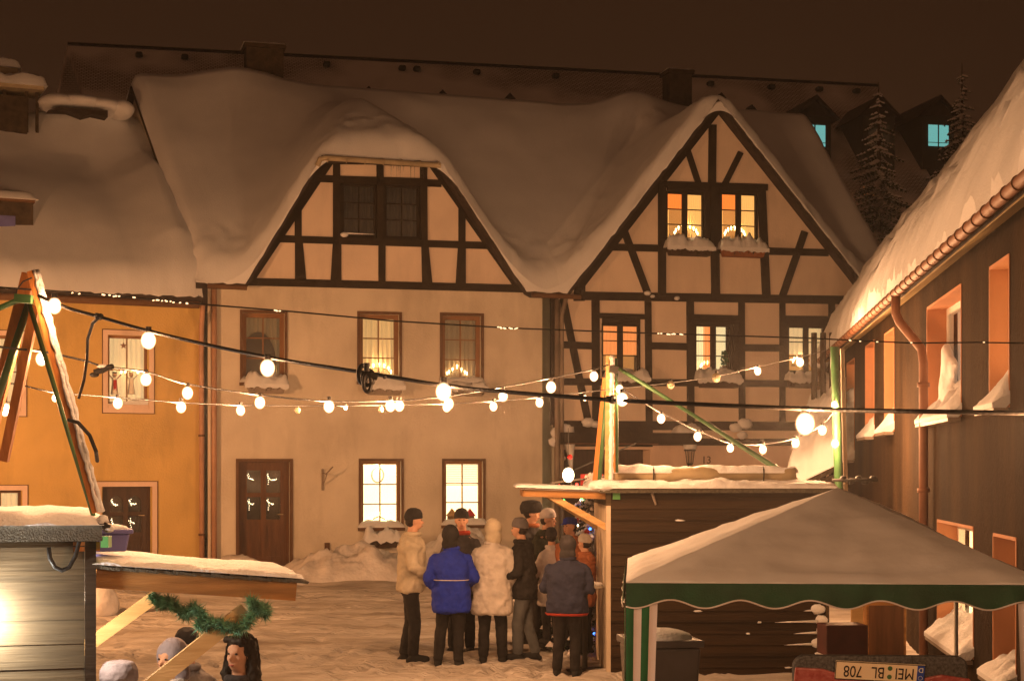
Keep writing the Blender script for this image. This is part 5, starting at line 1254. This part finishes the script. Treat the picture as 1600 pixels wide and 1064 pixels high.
mb = MB(); mb.T = PT; mb.box((0, 0, 0), (pw, .012, .110)); plt = mb.build('licence_plate', 'plate_white', tg, bevel=.003)
mb = MB(); mb.T = PT; ring(mb, -pw / 2, pw / 2, -.055, .055, .004, -.0082, -.0062); mb.build('plate_border', 'plate_ink', plt)
RT = PT @ Matrix.Translation((0, -.0085, 0)) @ Matrix.Rotation(R(180), 4, 'Y') @ Matrix.Rotation(R(90), 4, 'X')
def ptxt(body, x, size=.098, m='plate_ink', nm='plate_text', sx=.76): text_mesh(nm, body, size, m, plt, RT @ Matrix.Translation((x, 0, 0)) @ Matrix.Diagonal((sx, 1, 1, 1)), .0012)
ptxt('MEI', -.142); ptxt('BL', .012); ptxt('708', .158)
mb = MB(); mb.T = PT; mb.bb(pw / 2 - .046, pw / 2 - .004, -.0086, -.0061, -.051, .051); mb.build('country_band', 'eu_blue', plt)
text_mesh('country_letter', 'D', .04, 'eu_pale', plt, RT @ Matrix.Translation((-pw / 2 + .025, -.026, .002)), .001)
for i in range(12):
    a = i * math.pi / 6; mb = MB() if i == 0 else mb; mb.T = PT; mb.box((pw / 2 - .025 + .012 * math.cos(a), -.0094, -.024 + .012 * math.sin(a)), (.003, .001, .003))
mb.build('star_ring', 'eu_pale', plt)
mb = MB(); mb.T = PT
for dz in (-.026, .026): mb.tube([(.056, -.0065, dz), (.056, -.0088, dz)], .014, 14)
mb.build('seal', 'green_steel', plt)

# ------------------------------------------------------------------ clutter behind the gazebo
q = W(1316, 985, 16.5); t = thing('crate_stack', 'dark red crate pile by the plank ends, seen under the gazebo edge', 'crates', (q.x, q.y, q.z - .9), R(5))
for i in range(3):
    MB().box((0, 0, .16 + i * .33), (.42, .35, .30)).build('crate', 'ornament_red_dark' if 'ornament_red_dark' in MATS else 'trim_brown', t, bevel=.01)
q = W(1338, 960, 17); t = thing('leaning_plank', 'pale yellow plank standing upright behind the gazebo', 'plank', (q.x, q.y, -.2), 0)
MB().beam((0, 0, 0), (.02, .06, 1.55), .12, .03, (0, 1, 0)).build('plank', 'pale_wood', t)
q = W(1378, 975, 17.5); t = thing('cupboard', 'brown wooden cupboard standing against the dark yard behind the gazebo', 'cupboard', (q.x, q.y, -.2), 0)
MB().box((0, 0, .55), (.42, .4, 1.1)).build('carcass', 'beam_wood', t, bevel=.01); MB().box((0, -.205, .55), (.36, .01, 1.0)).build('door', 'door_wood', t)

# ------------------------------------------------------------------ snow heaps against the houses
def heap(label, cx, cy, L_, D_, H, seed, rz=0.0, m='ploughed_snow'):
    def f(x, y):
        e = max(0, 1 - (x / (L_ / 2)) ** 2) ** .7 * max(0, 1 - (y / (D_ / 2)) ** 2) ** .7
        n_ = .80 + .50 * fbm(x, y, 1.0, 2, seed) + .20 * fbm(x, y, 3.2, 3, seed + 2)
        return -.08 + H * 1.25 * e * n_
    t = heightfield('snow_heap', m, frange(-L_ / 2, L_ / 2, .07), frange(-D_ / 2, D_ / 2, .07), f, lambda x, y: -.3, None)
    t.location = (cx, cy, gz(cx, cy)); t.rotation_euler = (0, 0, rz); return tag(t, label, 'snow heap', 'snow heaps shovelled against the houses')
p = FA.world(FA.S(535), -1.6, 0); heap('long knobbly snow heap right of the brown front door', p.x, p.y, 2.9, 2.6, .62, 1, FA.a)
p = FA.world(FA.S(600), -1.0, 0); heap('rounded snow heap below the brightly lit ground floor window', p.x, p.y, 1.8, 1.8, .42, 9, FA.a)
p = FA.world(FA.S(690), -1.1, 0); heap('tall snow heap behind the people in the middle of the square', p.x, p.y, 2.4, 2.0, .60, 17, FA.a)
p = FA.world(FA.S(345), -.7, 0); heap('low snow heap around the downpipes left of the brown door', p.x, p.y, 1.7, 1.1, .40, 23, FA.a)
p = FB.world(FB.S(250), -.9, 0); heap('shallow snow bank along the foot of the yellow house', p.x, p.y, 3.0, 1.2, .22, 31, FB.a)
p = W(158, 950, 24.5); t = MB().sphere((0, 0, .15), (.26, .26, .30), 14, 10, .06).sphere((.0, 0, .50), (.15, .15, .16), 12, 9, .05).build('snow_lump', 'ploughed_snow', None, smooth=True); t.location = (p.x, p.y, gz(0, 24.5)); tag(t, 'two stacked lumps of snow beside the edge of the near hut', 'snow heap')
p = W(870, 940, 27); heap('low trodden snow heap in front of the timbered house entrance', p.x, p.y, 2.6, 1.2, .25, 41)

# ------------------------------------------------------------------ bistro table, little christmas tree, stall lights
q = W(914, 914, 18.75); t = thing('standing_table', 'round standing table with a snow covered top beside the hut corner', 'table', (q.x, q.y, 0), 0)
MB().lathe([(.21, q.z - .03), (.22, q.z - .02), (.22, q.z)], n=32).build('table_top', 'white_frame', t); MB().lathe([(.21, q.z + .001), (.19, q.z + .03), (.12, q.z + .04), (.01, q.z + .045)], n=28).build('snow', 'snow_fine', t, smooth=True)
MB().lathe([(.03, .03), (.03, q.z - .031)], n=12).build('stem', 'iron', t); MB().lathe([(.22, 0), (.22, .02), (.04, .03)], n=20).build('foot', 'iron', t)
ct, H = spruce('small snow dusted christmas tree squeezed behind the hut corner with coloured lights', 925, 735, 0, 20.6, .55, seed=11, nt_=24)
rs = random.Random(9)
for i in range(26):
    z = H * rs.uniform(.12, .92); r = .5 * (1 - z / H) + .06; a = rs.uniform(math.pi, 2 * math.pi)
    MB().sphere((r * math.cos(a), r * math.sin(a), z), .017, 8, 6).build('fairy_light', ['led_red', 'led_green', 'led_blue', 'led_white'][i % 4], ct)
for i in range(5):
    z = H * rs.uniform(.5, .9); r = .5 * (1 - z / H) + .06; a = rs.uniform(math.pi, 2 * math.pi); MB().sphere((r * math.cos(a), r * math.sin(a), z), .035, 10, 8).build('bauble', 'ornament_red', ct, smooth=True)
q = W(888, 742, 22); t = thing('light_ball', 'glowing woven light ball hanging left of the hut awning', 'hanging light', q, 0)
mb = MB()
for k in range(9):
    a = k * .7; mb.tube([(.07 * math.cos(j * .3142) * math.cos(a), .07 * math.cos(j * .3142) * math.sin(a), .09 * math.sin(j * .3142)) for j in range(21)], .007, 5)
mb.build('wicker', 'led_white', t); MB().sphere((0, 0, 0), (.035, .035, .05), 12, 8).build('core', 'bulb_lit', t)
MB().tube([(0, 0, .13), (0, 0, .62)], .006, 5).build('cord', 'iron', t); MB().sphere((.02, 0, .24), .035, 8, 6).build('bow', 'ornament_red', t)
l = bpy.data.lights.new('ball_light', 'POINT'); l.energy = 10; l.color = (1, .7, .4); l.shadow_soft_size = .03; lo = bpy.data.objects.new('ball_light', l); col.objects.link(lo); lo.parent = t; lo.location = (0, -.2, 0)
q = W(900, 770, 23); t = thing('market_stall', 'open market stall with a thin slanting roof and coloured lights behind the crowd', 'market stall', (q.x, q.y, gz(0, 23)), 0)
mb = MB(); zz_ = q.z - t.location.z
mb.beam((-.35, 0, zz_ + .14), (.9, 0, zz_ + .30), .9, .02, (0, 0, 1)); mb.build('roof', 'grey_pipe', t); mb = MB(); mb.beam((-.2, -.45, zz_ + .25), (.8, -.45, zz_ + .68), .02, .02); mb.build('stay', 'iron', t)
for x in (-.2, .8): MB().tube([(x, 0, 0), (x, 0, zz_ + .2)], .025, 8).build('post', 'iron', t)
MB().bb(-.15, .85, -.3, .3, 0, .95).build('counter', 'hut_planks_dark', t)
for dx, dz, m_ in ((-.05, .05, 'led_red'), (-.08, -.10, 'led_green'), (.0, -.22, 'led_red'), (.1, .12, 'led_red'), (-.14, .1, 'led_red'), (.05, -.35, 'led_blue')): MB().sphere((dx - .1, -.3, zz_ + dz), .020, 8, 6).build('string_light', m_, t)
MB().bb(.08, .36, -.32, -.30, zz_ + .02, zz_ + .10).build('lit_sign', 'led_blue', t); MB().bb(.05, .36, -.32, -.30, zz_ + .11, zz_ + .26).build('red_board', 'ornament_red', t)

# ------------------------------------------------------------------ people
def bake(o):
    dg = bpy.context.evaluated_depsgraph_get(); me = bpy.data.meshes.new_from_object(o.evaluated_get(dg)); o.modifiers.clear()
    old = o.data; o.data = me; bpy.data.meshes.remove(old)
TODO = []
def melt(mb, name, m, parent, voxel=.014, smooth=3, wrinkle=0.0, ws=.10):
    o = mb.build(name, m, parent)
    r = o.modifiers.new('r', 'REMESH'); r.mode = 'VOXEL'; r.voxel_size = voxel; r.use_smooth_shade = True
    s = o.modifiers.new('s', 'SMOOTH'); s.iterations = smooth; s.factor = .5
    if wrinkle:
        tx = bpy.data.textures.get('wr%d' % int(ws * 1000)) or bpy.data.textures.new('wr%d' % int(ws * 1000), 'CLOUDS'); tx.noise_scale = ws; tx.noise_depth = 2
        d = o.modifiers.new('d', 'DISPLACE'); d.texture = tx; d.strength = wrinkle; d.texture_coords = 'GLOBAL'; d.mid_level = .5
    TODO.append(o); return o
def caps(mb, a, b, ra, rb, n=12):
    a, b = Vector(a), Vector(b); d = (b - a); L_ = d.length; d.normalize()
    pts = [a - d * ra * .95, a - d * ra * .7, a - d * ra * .3, a, a.lerp(b, .33), a.lerp(b, .66), b, b + d * rb * .3, b + d * rb * .7, b + d * rb * .95]
    mid = [ra + (rb - ra) * t for t in (.33, .66)]
    mb.tube(pts, [ra * .3, ra * .71, ra * .95, ra, mid[0], mid[1], rb, rb * .95, rb * .71, rb * .3], n)
def ell_loft(mb, rings, n=20):
    """rings: (z, rx, ry, cx, cy)"""
    vs = []
    for z, rx, ry, cx, cy in rings: vs += [(cx + rx * math.copysign(abs(math.cos(t)) ** .85, math.cos(t)), cy + ry * math.copysign(abs(math.sin(t)) ** .85, math.sin(t)), z) for t in [2 * math.pi * k / n for k in range(n)]]
    fs = [(i * n + j, i * n + (j + 1) % n, (i + 1) * n + (j + 1) % n, (i + 1) * n + j) for i in range(len(rings) - 1) for j in range(n)]
    fs += [tuple(range(n - 1, -1, -1)), tuple((len(rings) - 1) * n + j for j in range(n))]; mb.add(vs, fs)
ARMS = {'pocket': ((.27, -.08, 1.13), (.19, .11, .97)), 'hang': ((.25, -.03, 1.12), (.25, .05, .87)), 'cup': ((.25, .0, 1.12), (.10, .26, 1.18)), 'hold': ((.27, .04, 1.13), (.16, .24, 1.05)), 'reach': ((.24, .22, 1.28), (.20, .50, 1.30)), 'cross': ((.26, .05, 1.12), (-.02, .20, 1.14))}
def person(px, feet_py, head_py, Y, face, label, coat, hat=None, trousers='cloth_black', arms=('pocket', 'pocket'), hem=.80, hood=False, shoes='rubber', legs=(.09, .09), step=(0, 0), lean=0.0, bulk=1.0, scarf=None, glove=None, hair=None, beard=None, hatkind='beanie', headturn=0.0, trim=None, flare=0.0, ground=None, seam=False):
    ppm = F / Y; zg = gz(0, Y) if ground is None else ground; x = (px - 800) / ppm
    ztop = CZ + (HY - head_py) / ppm; H = (ztop - zg) / 1.80; S = H
    t = thing('person', label, 'person', (x, Y, zg), R(face), 'people standing on the snowy square'); t.scale = (S, S, S)
    def V(x, y, z):    # lean the upper body forward
        if z > .95 and lean: k = (z - .95); return (x, y + math.sin(lean) * k, .95 + math.cos(lean) * k)
        return (x, y, z)
    b = MB(); C_ = MB(); T_ = MB(); Sh = MB(); bk = bulk
    ell_loft(b, [(z, rx, ry, 0, V(0, 0, z)[1] + cy) for z, rx, ry, cy in ((.86, .13, .09, 0), (.94, .165, .115, -.01), (1.08, .14, .10, 0), (1.25, .165, .115, 0), (1.38, .185, .11, 0), (1.45, .13, .09, -.01), (1.49, .065, .06, -.01), (1.60, .055, .058, .0))])
    rings = [(hem, .185 * bk + flare, .135 * bk + flare, 0, 0), (hem + .03, .20 * bk + flare, .15 * bk + flare, 0, 0), (.97, .20 * bk + flare * .5, .15 * bk, 0, 0), (1.10, .185 * bk, .142 * bk, 0, 0), (1.25, .20 * bk, .15 * bk, 0, 0), (1.37, .205 * bk, .145 * bk, 0, 0), (1.44, .16 * bk, .12 * bk, 0, -.01), (1.49, .10, .09, 0, -.01), (1.545, .075, .078, 0, .0)]
    ell_loft(C_, [(V(0, 0, z)[2], rx, ry, cx, cy + V(0, 0, z)[1]) for z, rx, ry, cx, cy in rings])
    hands = []
    for s_, kd in ((-1, arms[0]), (1, arms[1])):
        el, ha = ARMS[kd]; sh_ = V(s_ * (.185 * bk - .03), 0, 1.375); el = V(s_ * el[0] * (.5 + .5 * bk), el[1], el[2]); ha = V(s_ * ha[0] * (.6 + .4 * bk), ha[1] * (.8 + .2 * bk), ha[2])
        caps(b, sh_, el, .050, .040); caps(b, el, ha, .040, .026)
        caps(C_, sh_, el, .080, .066); caps(C_, el, ha, .066, .050)
        d = (Vector(ha) - Vector(el)).normalized(); C_.tube([Vector(ha) - d * .02, Vector(ha) + d * .012], [.056, .054], 12); hands.append((s_, kd, Vector(ha) + d * .045, d))
    # hands: palm, four fingers of unequal length and a thumb, slightly curled
    for s_, kd, h, d in hands:
        if kd == 'pocket': continue
        up = Vector((0, 0, 1)) if abs(d.z) < .8 else Vector((0, 1, 0)); sd = d.cross(up).normalized(); pn = sd.cross(d) * -1
        caps(b, h - d * .02 + sd * .014, h + d * .045 + sd * .02, .018, .016, 8); caps(b, h - d * .02 - sd * .014, h + d * .045 - sd * .02, .018, .016, 8)
        for k, L_ in enumerate((.060, .072, .068, .052)):
            q = h + d * .055 + sd * (.030 - .020 * k); m_ = q + d * L_ * .55 - pn * .004; e = m_ + d * L_ * .25 - pn * L_ * .45 * -1 if False else m_ + (d * .5 + pn * -.8).normalized() * L_ * .55
            caps(b, q, m_, .0088, .0082, 6); caps(b, m_, e, .0082, .0070, 6)
        q = h + sd * .032 * -s_; caps(b, q, q + (d + sd * -s_ * .8).normalized() * .045, .011, .009, 6)
    for s_, off, stp in ((-1, legs[0], step[0]), (1, legs[1], step[1])):
        hp = (s_ * .088, 0, .90); kn = (s_ * (.088 + off) / 1.95, .03 + stp * .5, .48); an = (s_ * off, stp - .02, .10)
        caps(b, hp, kn, .078, .055); caps(b, kn, an, .052, .038); caps(b, (an[0], an[1], .05), (an[0] + s_ * .015, an[1] + .13, .035), .038, .03)
        caps(T_, hp, kn, .105, .078); caps(T_, kn, (an[0], an[1] + .0, .12), .078, .068)
        Sh.tube([(an[0], an[1] - .065, .0), (an[0], an[1] - .062, .045)], [.03, .03], 10); caps(Sh, (an[0], an[1] - .01, .055), (an[0] + s_ * .02, an[1] + .155, .045), .055, .044); caps(Sh, (an[0], an[1], .07), (an[0], an[1], .15), .052, .055)
    ell_loft(T_, [(.80, .15, .11, 0, 0), (.90, .17, .13, 0, 0), (1.0, .16, .12, 0, V(0, 0, 1.0)[1])])
    # head
    hc = Vector(V(0, .015, 1.675)); Mh = Matrix.Translation(hc) @ Matrix.Rotation(R(headturn), 4, 'Z')
    b.T = Mh; b.sphere((0, -.008, .015), (.074, .092, .105), 18, 14); b.sphere((0, .024, -.05), (.054, .062, .062), 14, 10)
    caps(b, (0, .078, .012), (0, .100, -.022), .010, .015, 8); caps(b, (-.035, .070, .030), (.035, .070, .030), .013, .013, 8)
    for s_ in (-1, 1): b.sphere((s_ * .076, -.005, -.005), (.012, .020, .032), 8, 6); b.sphere((s_ * .038, .062, -.025), (.020, .018, .018), 8, 6)
    caps(b, (-.018, .080, -.062), (.018, .080, -.062), .009, .009, 8); b.T = None
    body = melt(b, 'body', 'skin', t, .0115, 2)
    for s_ in (-1, 1): e = MB(); e.T = Mh; e.sphere((s_ * .030, .078, .008), (.012, .007, .007), 8, 6); e.build('eye', 'eye_dark', t, smooth=True)
    e = MB(); e.T = Mh; e.sphere((0, .0895, -.062), (.022, .007, .007), 10, 6); e.build('mouth', 'lip', t, smooth=True)
    melt(C_, 'coat', coat, t, .015, 4, .060, .10)
    melt(T_, 'trousers', trousers, t, .016, 3, .022, .10)
    melt(Sh, 'shoes', shoes, t, .014, 2)
    if trim: o = MB(); ell_loft(o, [(hem - .012, .19 * bk + flare, .14 * bk + flare, 0, 0), (hem + .02, .208 * bk + flare, .156 * bk + flare, 0, 0)]); o.build('hem_band', trim, t, smooth=True)
    if seam: o = MB(); ell_loft(o, [(1.115, .190 * bk, .148 * bk, 0, 0), (1.125, .190 * bk, .148 * bk, 0, 0)], 28); o.build('reflective_seam', 'cloth_pale', t, smooth=True)
    if not hood:
        dh = MB(); z_ = V(0, 0, 1.46); dh.sphere((0, z_[1] - .10, z_[2] - .02), (.115 * bk, .055, .075), 14, 10); dh.sphere((0, z_[1] - .07, z_[2] + .035), (.10, .06, .04), 12, 8); melt(dh, 'dropped_hood', coat, t, .014, 3, .03, .07)
    for s_ in (-1, 1):
        pz = max(hem + .10, .92); MB().box((s_ * .10 * bk, .150 * bk + flare * .6, pz), (.12, .02, .035)).build('pocket_flap', coat, t, bevel=.006)
    # collar
    o = MB(); cz = V(0, 0, 1.50); o.tube([(.085 * math.cos(k * .5236), cz[1] - .0 + .080 * math.sin(k * .5236), cz[2] + .02) for k in range(13)], .032, 8); melt(o, 'collar', scarf or coat, t, .013, 2, .01, .08)
    if hood:
        o = MB(); o.T = Mh; o.sphere((0, -.035, .02), (.112, .115, .135), 18, 14); o.sphere((0, -.06, -.10), (.11, .085, .10), 14, 10); q = melt(o, 'hood', hat or coat, t, .015, 3, .02, .09)
    elif hat:
        o = MB(); o.T = Mh
        prof = {'beanie': [(.094, .018), (.097, .05), (.092, .09), (.070, .135), (.03, .155)], 'fur': [(.115, .0), (.130, .05), (.125, .10), (.10, .15), (.04, .165)], 'cap': [(.094, .03), (.096, .06), (.085, .11), (.05, .13)]}[hatkind]
        n = 20; vs = []
        for r, z in prof: vs += [(r * math.cos(2 * math.pi * j / n) * .96, r * 1.16 * math.sin(2 * math.pi * j / n) - .012, z + (.012 * math.sin(2 * math.pi * j / n) if z < .04 else 0)) for j in range(n)]
        o.add(vs, [(i * n + j, i * n + (j + 1) % n, (i + 1) * n + (j + 1) % n, (i + 1) * n + j) for i in range(len(prof) - 1) for j in range(n)] + [tuple(range(n - 1, -1, -1)), tuple((len(prof) - 1) * n + j for j in range(n))])
        if hatkind == 'cap': o.add([(-.07, .085, .045), (.07, .085, .045), (.05, .16, .03), (-.05, .16, .03), (-.07, .085, .035), (.07, .085, .035), (.05, .16, .02), (-.05, .16, .02)], [(0, 1, 2, 3), (7, 6, 5, 4), (0, 3, 7, 4), (1, 5, 6, 2), (3, 2, 6, 7), (0, 4, 5, 1)])
        h_ = melt(o, 'hat', hat, t, .011, 2, .012, .05)
    if hat and not hood:
        o = MB(); o.T = Mh; o.sphere((0, -.035, -.005), (.080, .078, .075), 14, 10); melt(o, 'hair', 'hair_dark', t, .010, 1, .02, .03)
    if hair:
        o = MB(); o.T = Mh; o.sphere((0, -.030, .035), (.092, .098, .108), 16, 12); 
        if hair == 'long':
            for s_ in (-1, 1): caps(o, (s_ * .080, -.02, .03), (s_ * .098, .0, -.14), .034, .040, 10)
            caps(o, (0, -.07, .0), (0, -.085, -.14), .075, .085, 12); caps(o, (-.055, .058, .088), (.055, .050, .092), .026, .028, 8)
        hm = melt(o, 'hair', 'hair_dark', t, .010, 1, .030, .035)
        st = MB(); st.T = Mh; rs = random.Random(8)
        for k in range(420):
            a = rs.uniform(.35, 5.93) - math.pi / 2 + math.pi; z0 = rs.uniform(-.10, .12); r0 = math.sqrt(max(.05, 1 - ((z0 - .03) / .14) ** 2)) * .098 if z0 > 0 else .105
            c0 = Vector((r0 * math.cos(a + math.pi / 2) , -.03 + r0 * math.sin(a + math.pi / 2) * 1.0, z0)); 
            if c0.y > .035 and z0 < .07: continue
            o2 = c0 * rs.uniform(1.0, 1.10) + Vector((rs.uniform(-.015, .015), rs.uniform(-.015, .015), -rs.uniform(.05, .11))); w_ = Vector((.003, .003, 0)); st.add([c0 - w_, c0 + w_, o2], [(0, 1, 2)])
        st.build('hair_strands', 'hair_dark', t)
    return t
cloth('beige', (.50, .43, .32)); cloth('blue', (.012, .032, .36)); cloth('white', (.55, .50, .46)); cloth('black', (.018, .016, .016), .4); cloth('dark', (.042, .038, .042), .4)
cloth('jeans', (.095, .100, .105)); cloth('navy', (.026, .030, .060)); cloth('grey', (.16, .15, .16)); cloth('red', (.32, .035, .018)); cloth('darkgreen', (.03, .035, .022)); cloth('rust', (.35, .12, .05)); cloth('pale', (.55, .50, .50)); cloth('violetgrey', (.30, .27, .32))
G = 'people standing on the snowy square'
person(641, 1033, 797, 19.6, -90, 'person in a beige jacket and dark cap standing in profile left of the group', 'cloth_beige', 'cloth_black', lean=.05, headturn=8, hem=.84, bulk=1.12, arms=('pocket', 'hold'), legs=(.06, .07), step=(-.05, .06), ground=W(0, 1034, 19.6).z)
person(705, 1042, 822, 19.1, -4, 'person in a bright blue anorak and black hood, back to camera', 'cloth_blue', 'cloth_black', lean=.07, headturn=-18, hem=.70, bulk=1.22, hood=True, arms=('pocket', 'hold'), legs=(.17, .10), step=(.02, -.06), ground=W(0, 1042, 19.1).z, flare=.01, seam=True)
person(722, 1022, 797, 20.6, 172, 'person with a red scarf facing the camera behind the blue anorak', 'cloth_dark', 'cloth_black', lean=.04, headturn=12, hem=.76, bulk=1.0, scarf='cloth_red', arms=('cup', 'hold'), legs=(.10, .12), ground=W(0, 1022, 20.6).z)
person(769, 1036, 812, 19.4, -8, 'person in a long off-white hooded coat seen from behind', 'cloth_white', 'cloth_beige', lean=.03, headturn=22, hem=.62, bulk=1.18, hood=True, arms=('cup', 'pocket'), legs=(.11, .13), ground=W(0, 1036, 19.4).z, flare=.03)
person(820, 1031, 811, 19.5, 82, 'person in a black jacket and jeans with a grey beanie facing left', 'cloth_black', 'cloth_grey', 'cloth_jeans', lean=.08, headturn=-10, hem=.78, bulk=1.08, arms=('hold', 'pocket'), legs=(.07, .09), step=(.10, -.10), ground=W(0, 1031, 19.5).z)
person(830, 1008, 786, 21.2, -118, 'tall person in a dark fur hat and reddish collar behind the grey beanie', 'cloth_dark', 'cloth_black', headturn=15, hem=.72, bulk=1.12, hatkind='fur', scarf='cloth_rust', arms=('pocket', 'hold'), ground=W(0, 1008, 21.2).z)
person(848, 1012, 796, 20.9, -132, 'smiling person in a striped beanie reaching an arm towards the hut', 'cloth_darkgreen', 'cloth_pale', lean=.12, headturn=14, hem=.74, bulk=1.0, arms=('hold', 'reach'), ground=W(0, 1012, 20.9).z)
person(862, 1006, 826, 20.3, 30, 'person in a pale grey coat almost hidden between the dark figures', 'cloth_pale', 'cloth_dark', headturn=-30, hem=.60, bulk=1.0, arms=('hold', 'hold'), ground=W(0, 1006, 20.3).z, flare=.03)
person(886, 1054, 838, 18.3, -14, 'person in a dark jacket with a red hem at the round standing table', 'cloth_navy', 'cloth_dark', hem=.80, bulk=1.38, hood=True, arms=('hold', 'cup'), legs=(.13, .12), step=(0, -.04), trim='cloth_red', ground=W(0, 1056, 18.3).z, lean=.10)
person(893, 1012, 808, 20.2, 150, 'person in a blue and white cap facing the camera next to the hut wall', 'cloth_rust', 'cloth_blue', lean=.06, headturn=-20, hem=.70, bulk=1.1, hatkind='cap', arms=('cup', 'hold'), ground=W(0, 1012, 20.2).z)
person(914, 1015, 836, 19.6, 60, 'person in a reddish brown jacket half hidden behind the hut corner', 'cloth_rust', 'cloth_white', hem=.72, bulk=1.0, arms=('hold', 'cup'), ground=W(0, 1020, 19.6).z)
person(377, 1500, 990, 9.9, 153, 'woman with thick dark hair and a bare face under the near hut awning', 'cloth_dark', None, hair='long', hem=.7, bulk=1.05, arms=('hold', 'pocket'), ground=-.42)
person(268, 1500, 1001, 10.3, 150, 'person in a pale coat and dark grey hood under the awning brace', 'cloth_pale', 'cloth_violetgrey', hem=.7, bulk=1.25, arms=('pocket', 'hold'), ground=-.42, hood=True)
person(292, 1500, 985, 11.2, 170, 'person in a black beanie standing behind the pale coat by the hut', 'cloth_grey', 'cloth_black', hem=.7, bulk=1.1, arms=('pocket', 'pocket'), ground=-.38)
person(186, 1500, 1040, 9.9, 178, 'person in a fluffy violet grey hat close to the near hut wall', 'cloth_dark', 'cloth_violetgrey', hem=.7, bulk=1.0, hatkind='fur', arms=('pocket', 'pocket'), ground=-.55)
l_ = HR['B']; sm = MB(); rs = random.Random(3)
for k in range(26):
    f = k / 25; w_ = (1.5 - 1.05 * f) * (1 + .22 * math.sin(f * 11) + rs.uniform(-.06, .06)); sm.sphere((l_[0] + .10 + w_ / 2, .17 - .04 * (1 - f), l_[2] + .08 + f * .72), (w_ / 2, .06 + .05 * (1 - f), .08), 10, 7, .1)
melt(sm, 'snow_drift', 'snow_fine', rb, .03, 6)
l_ = HR['E']; sm = MB()
for k in range(20):
    f = k / 19; sm.sphere((l_[1] - .30 - .25 * abs(math.sin(f * 3.6)), .03, l_[2] + .02 + f * 1.1), (.25 + .12 * math.cos(f * 7), .13, .10), 10, 7, .1)
melt(sm, 'snow_drift', 'snow_fine', rb, .03, 6)
bpy.context.view_layer.update()
for o in TODO: bake(o)

# ------------------------------------------------------------------ haze: fine snow in the air
hz = MB().bb(-150, 150, -15, 140, -1.6, 24).build('haze', 'black', None)
hz.data.materials.clear(); m = bpy.data.materials.new('haze'); m.use_nodes = True; nt = m.node_tree; nt.nodes.remove(nt.nodes['Principled BSDF'])
v = nt.nodes.new('ShaderNodeVolumePrincipled'); v.inputs['Color'].default_value = (.92, .90, .88, 1); v.inputs['Density'].default_value = .0009; v.inputs['Anisotropy'].default_value = .8
nt.links.new(v.outputs[0], nt.nodes['Material Output'].inputs['Volume']); hz.data.materials.append(m); hz['kind'] = 'stuff'
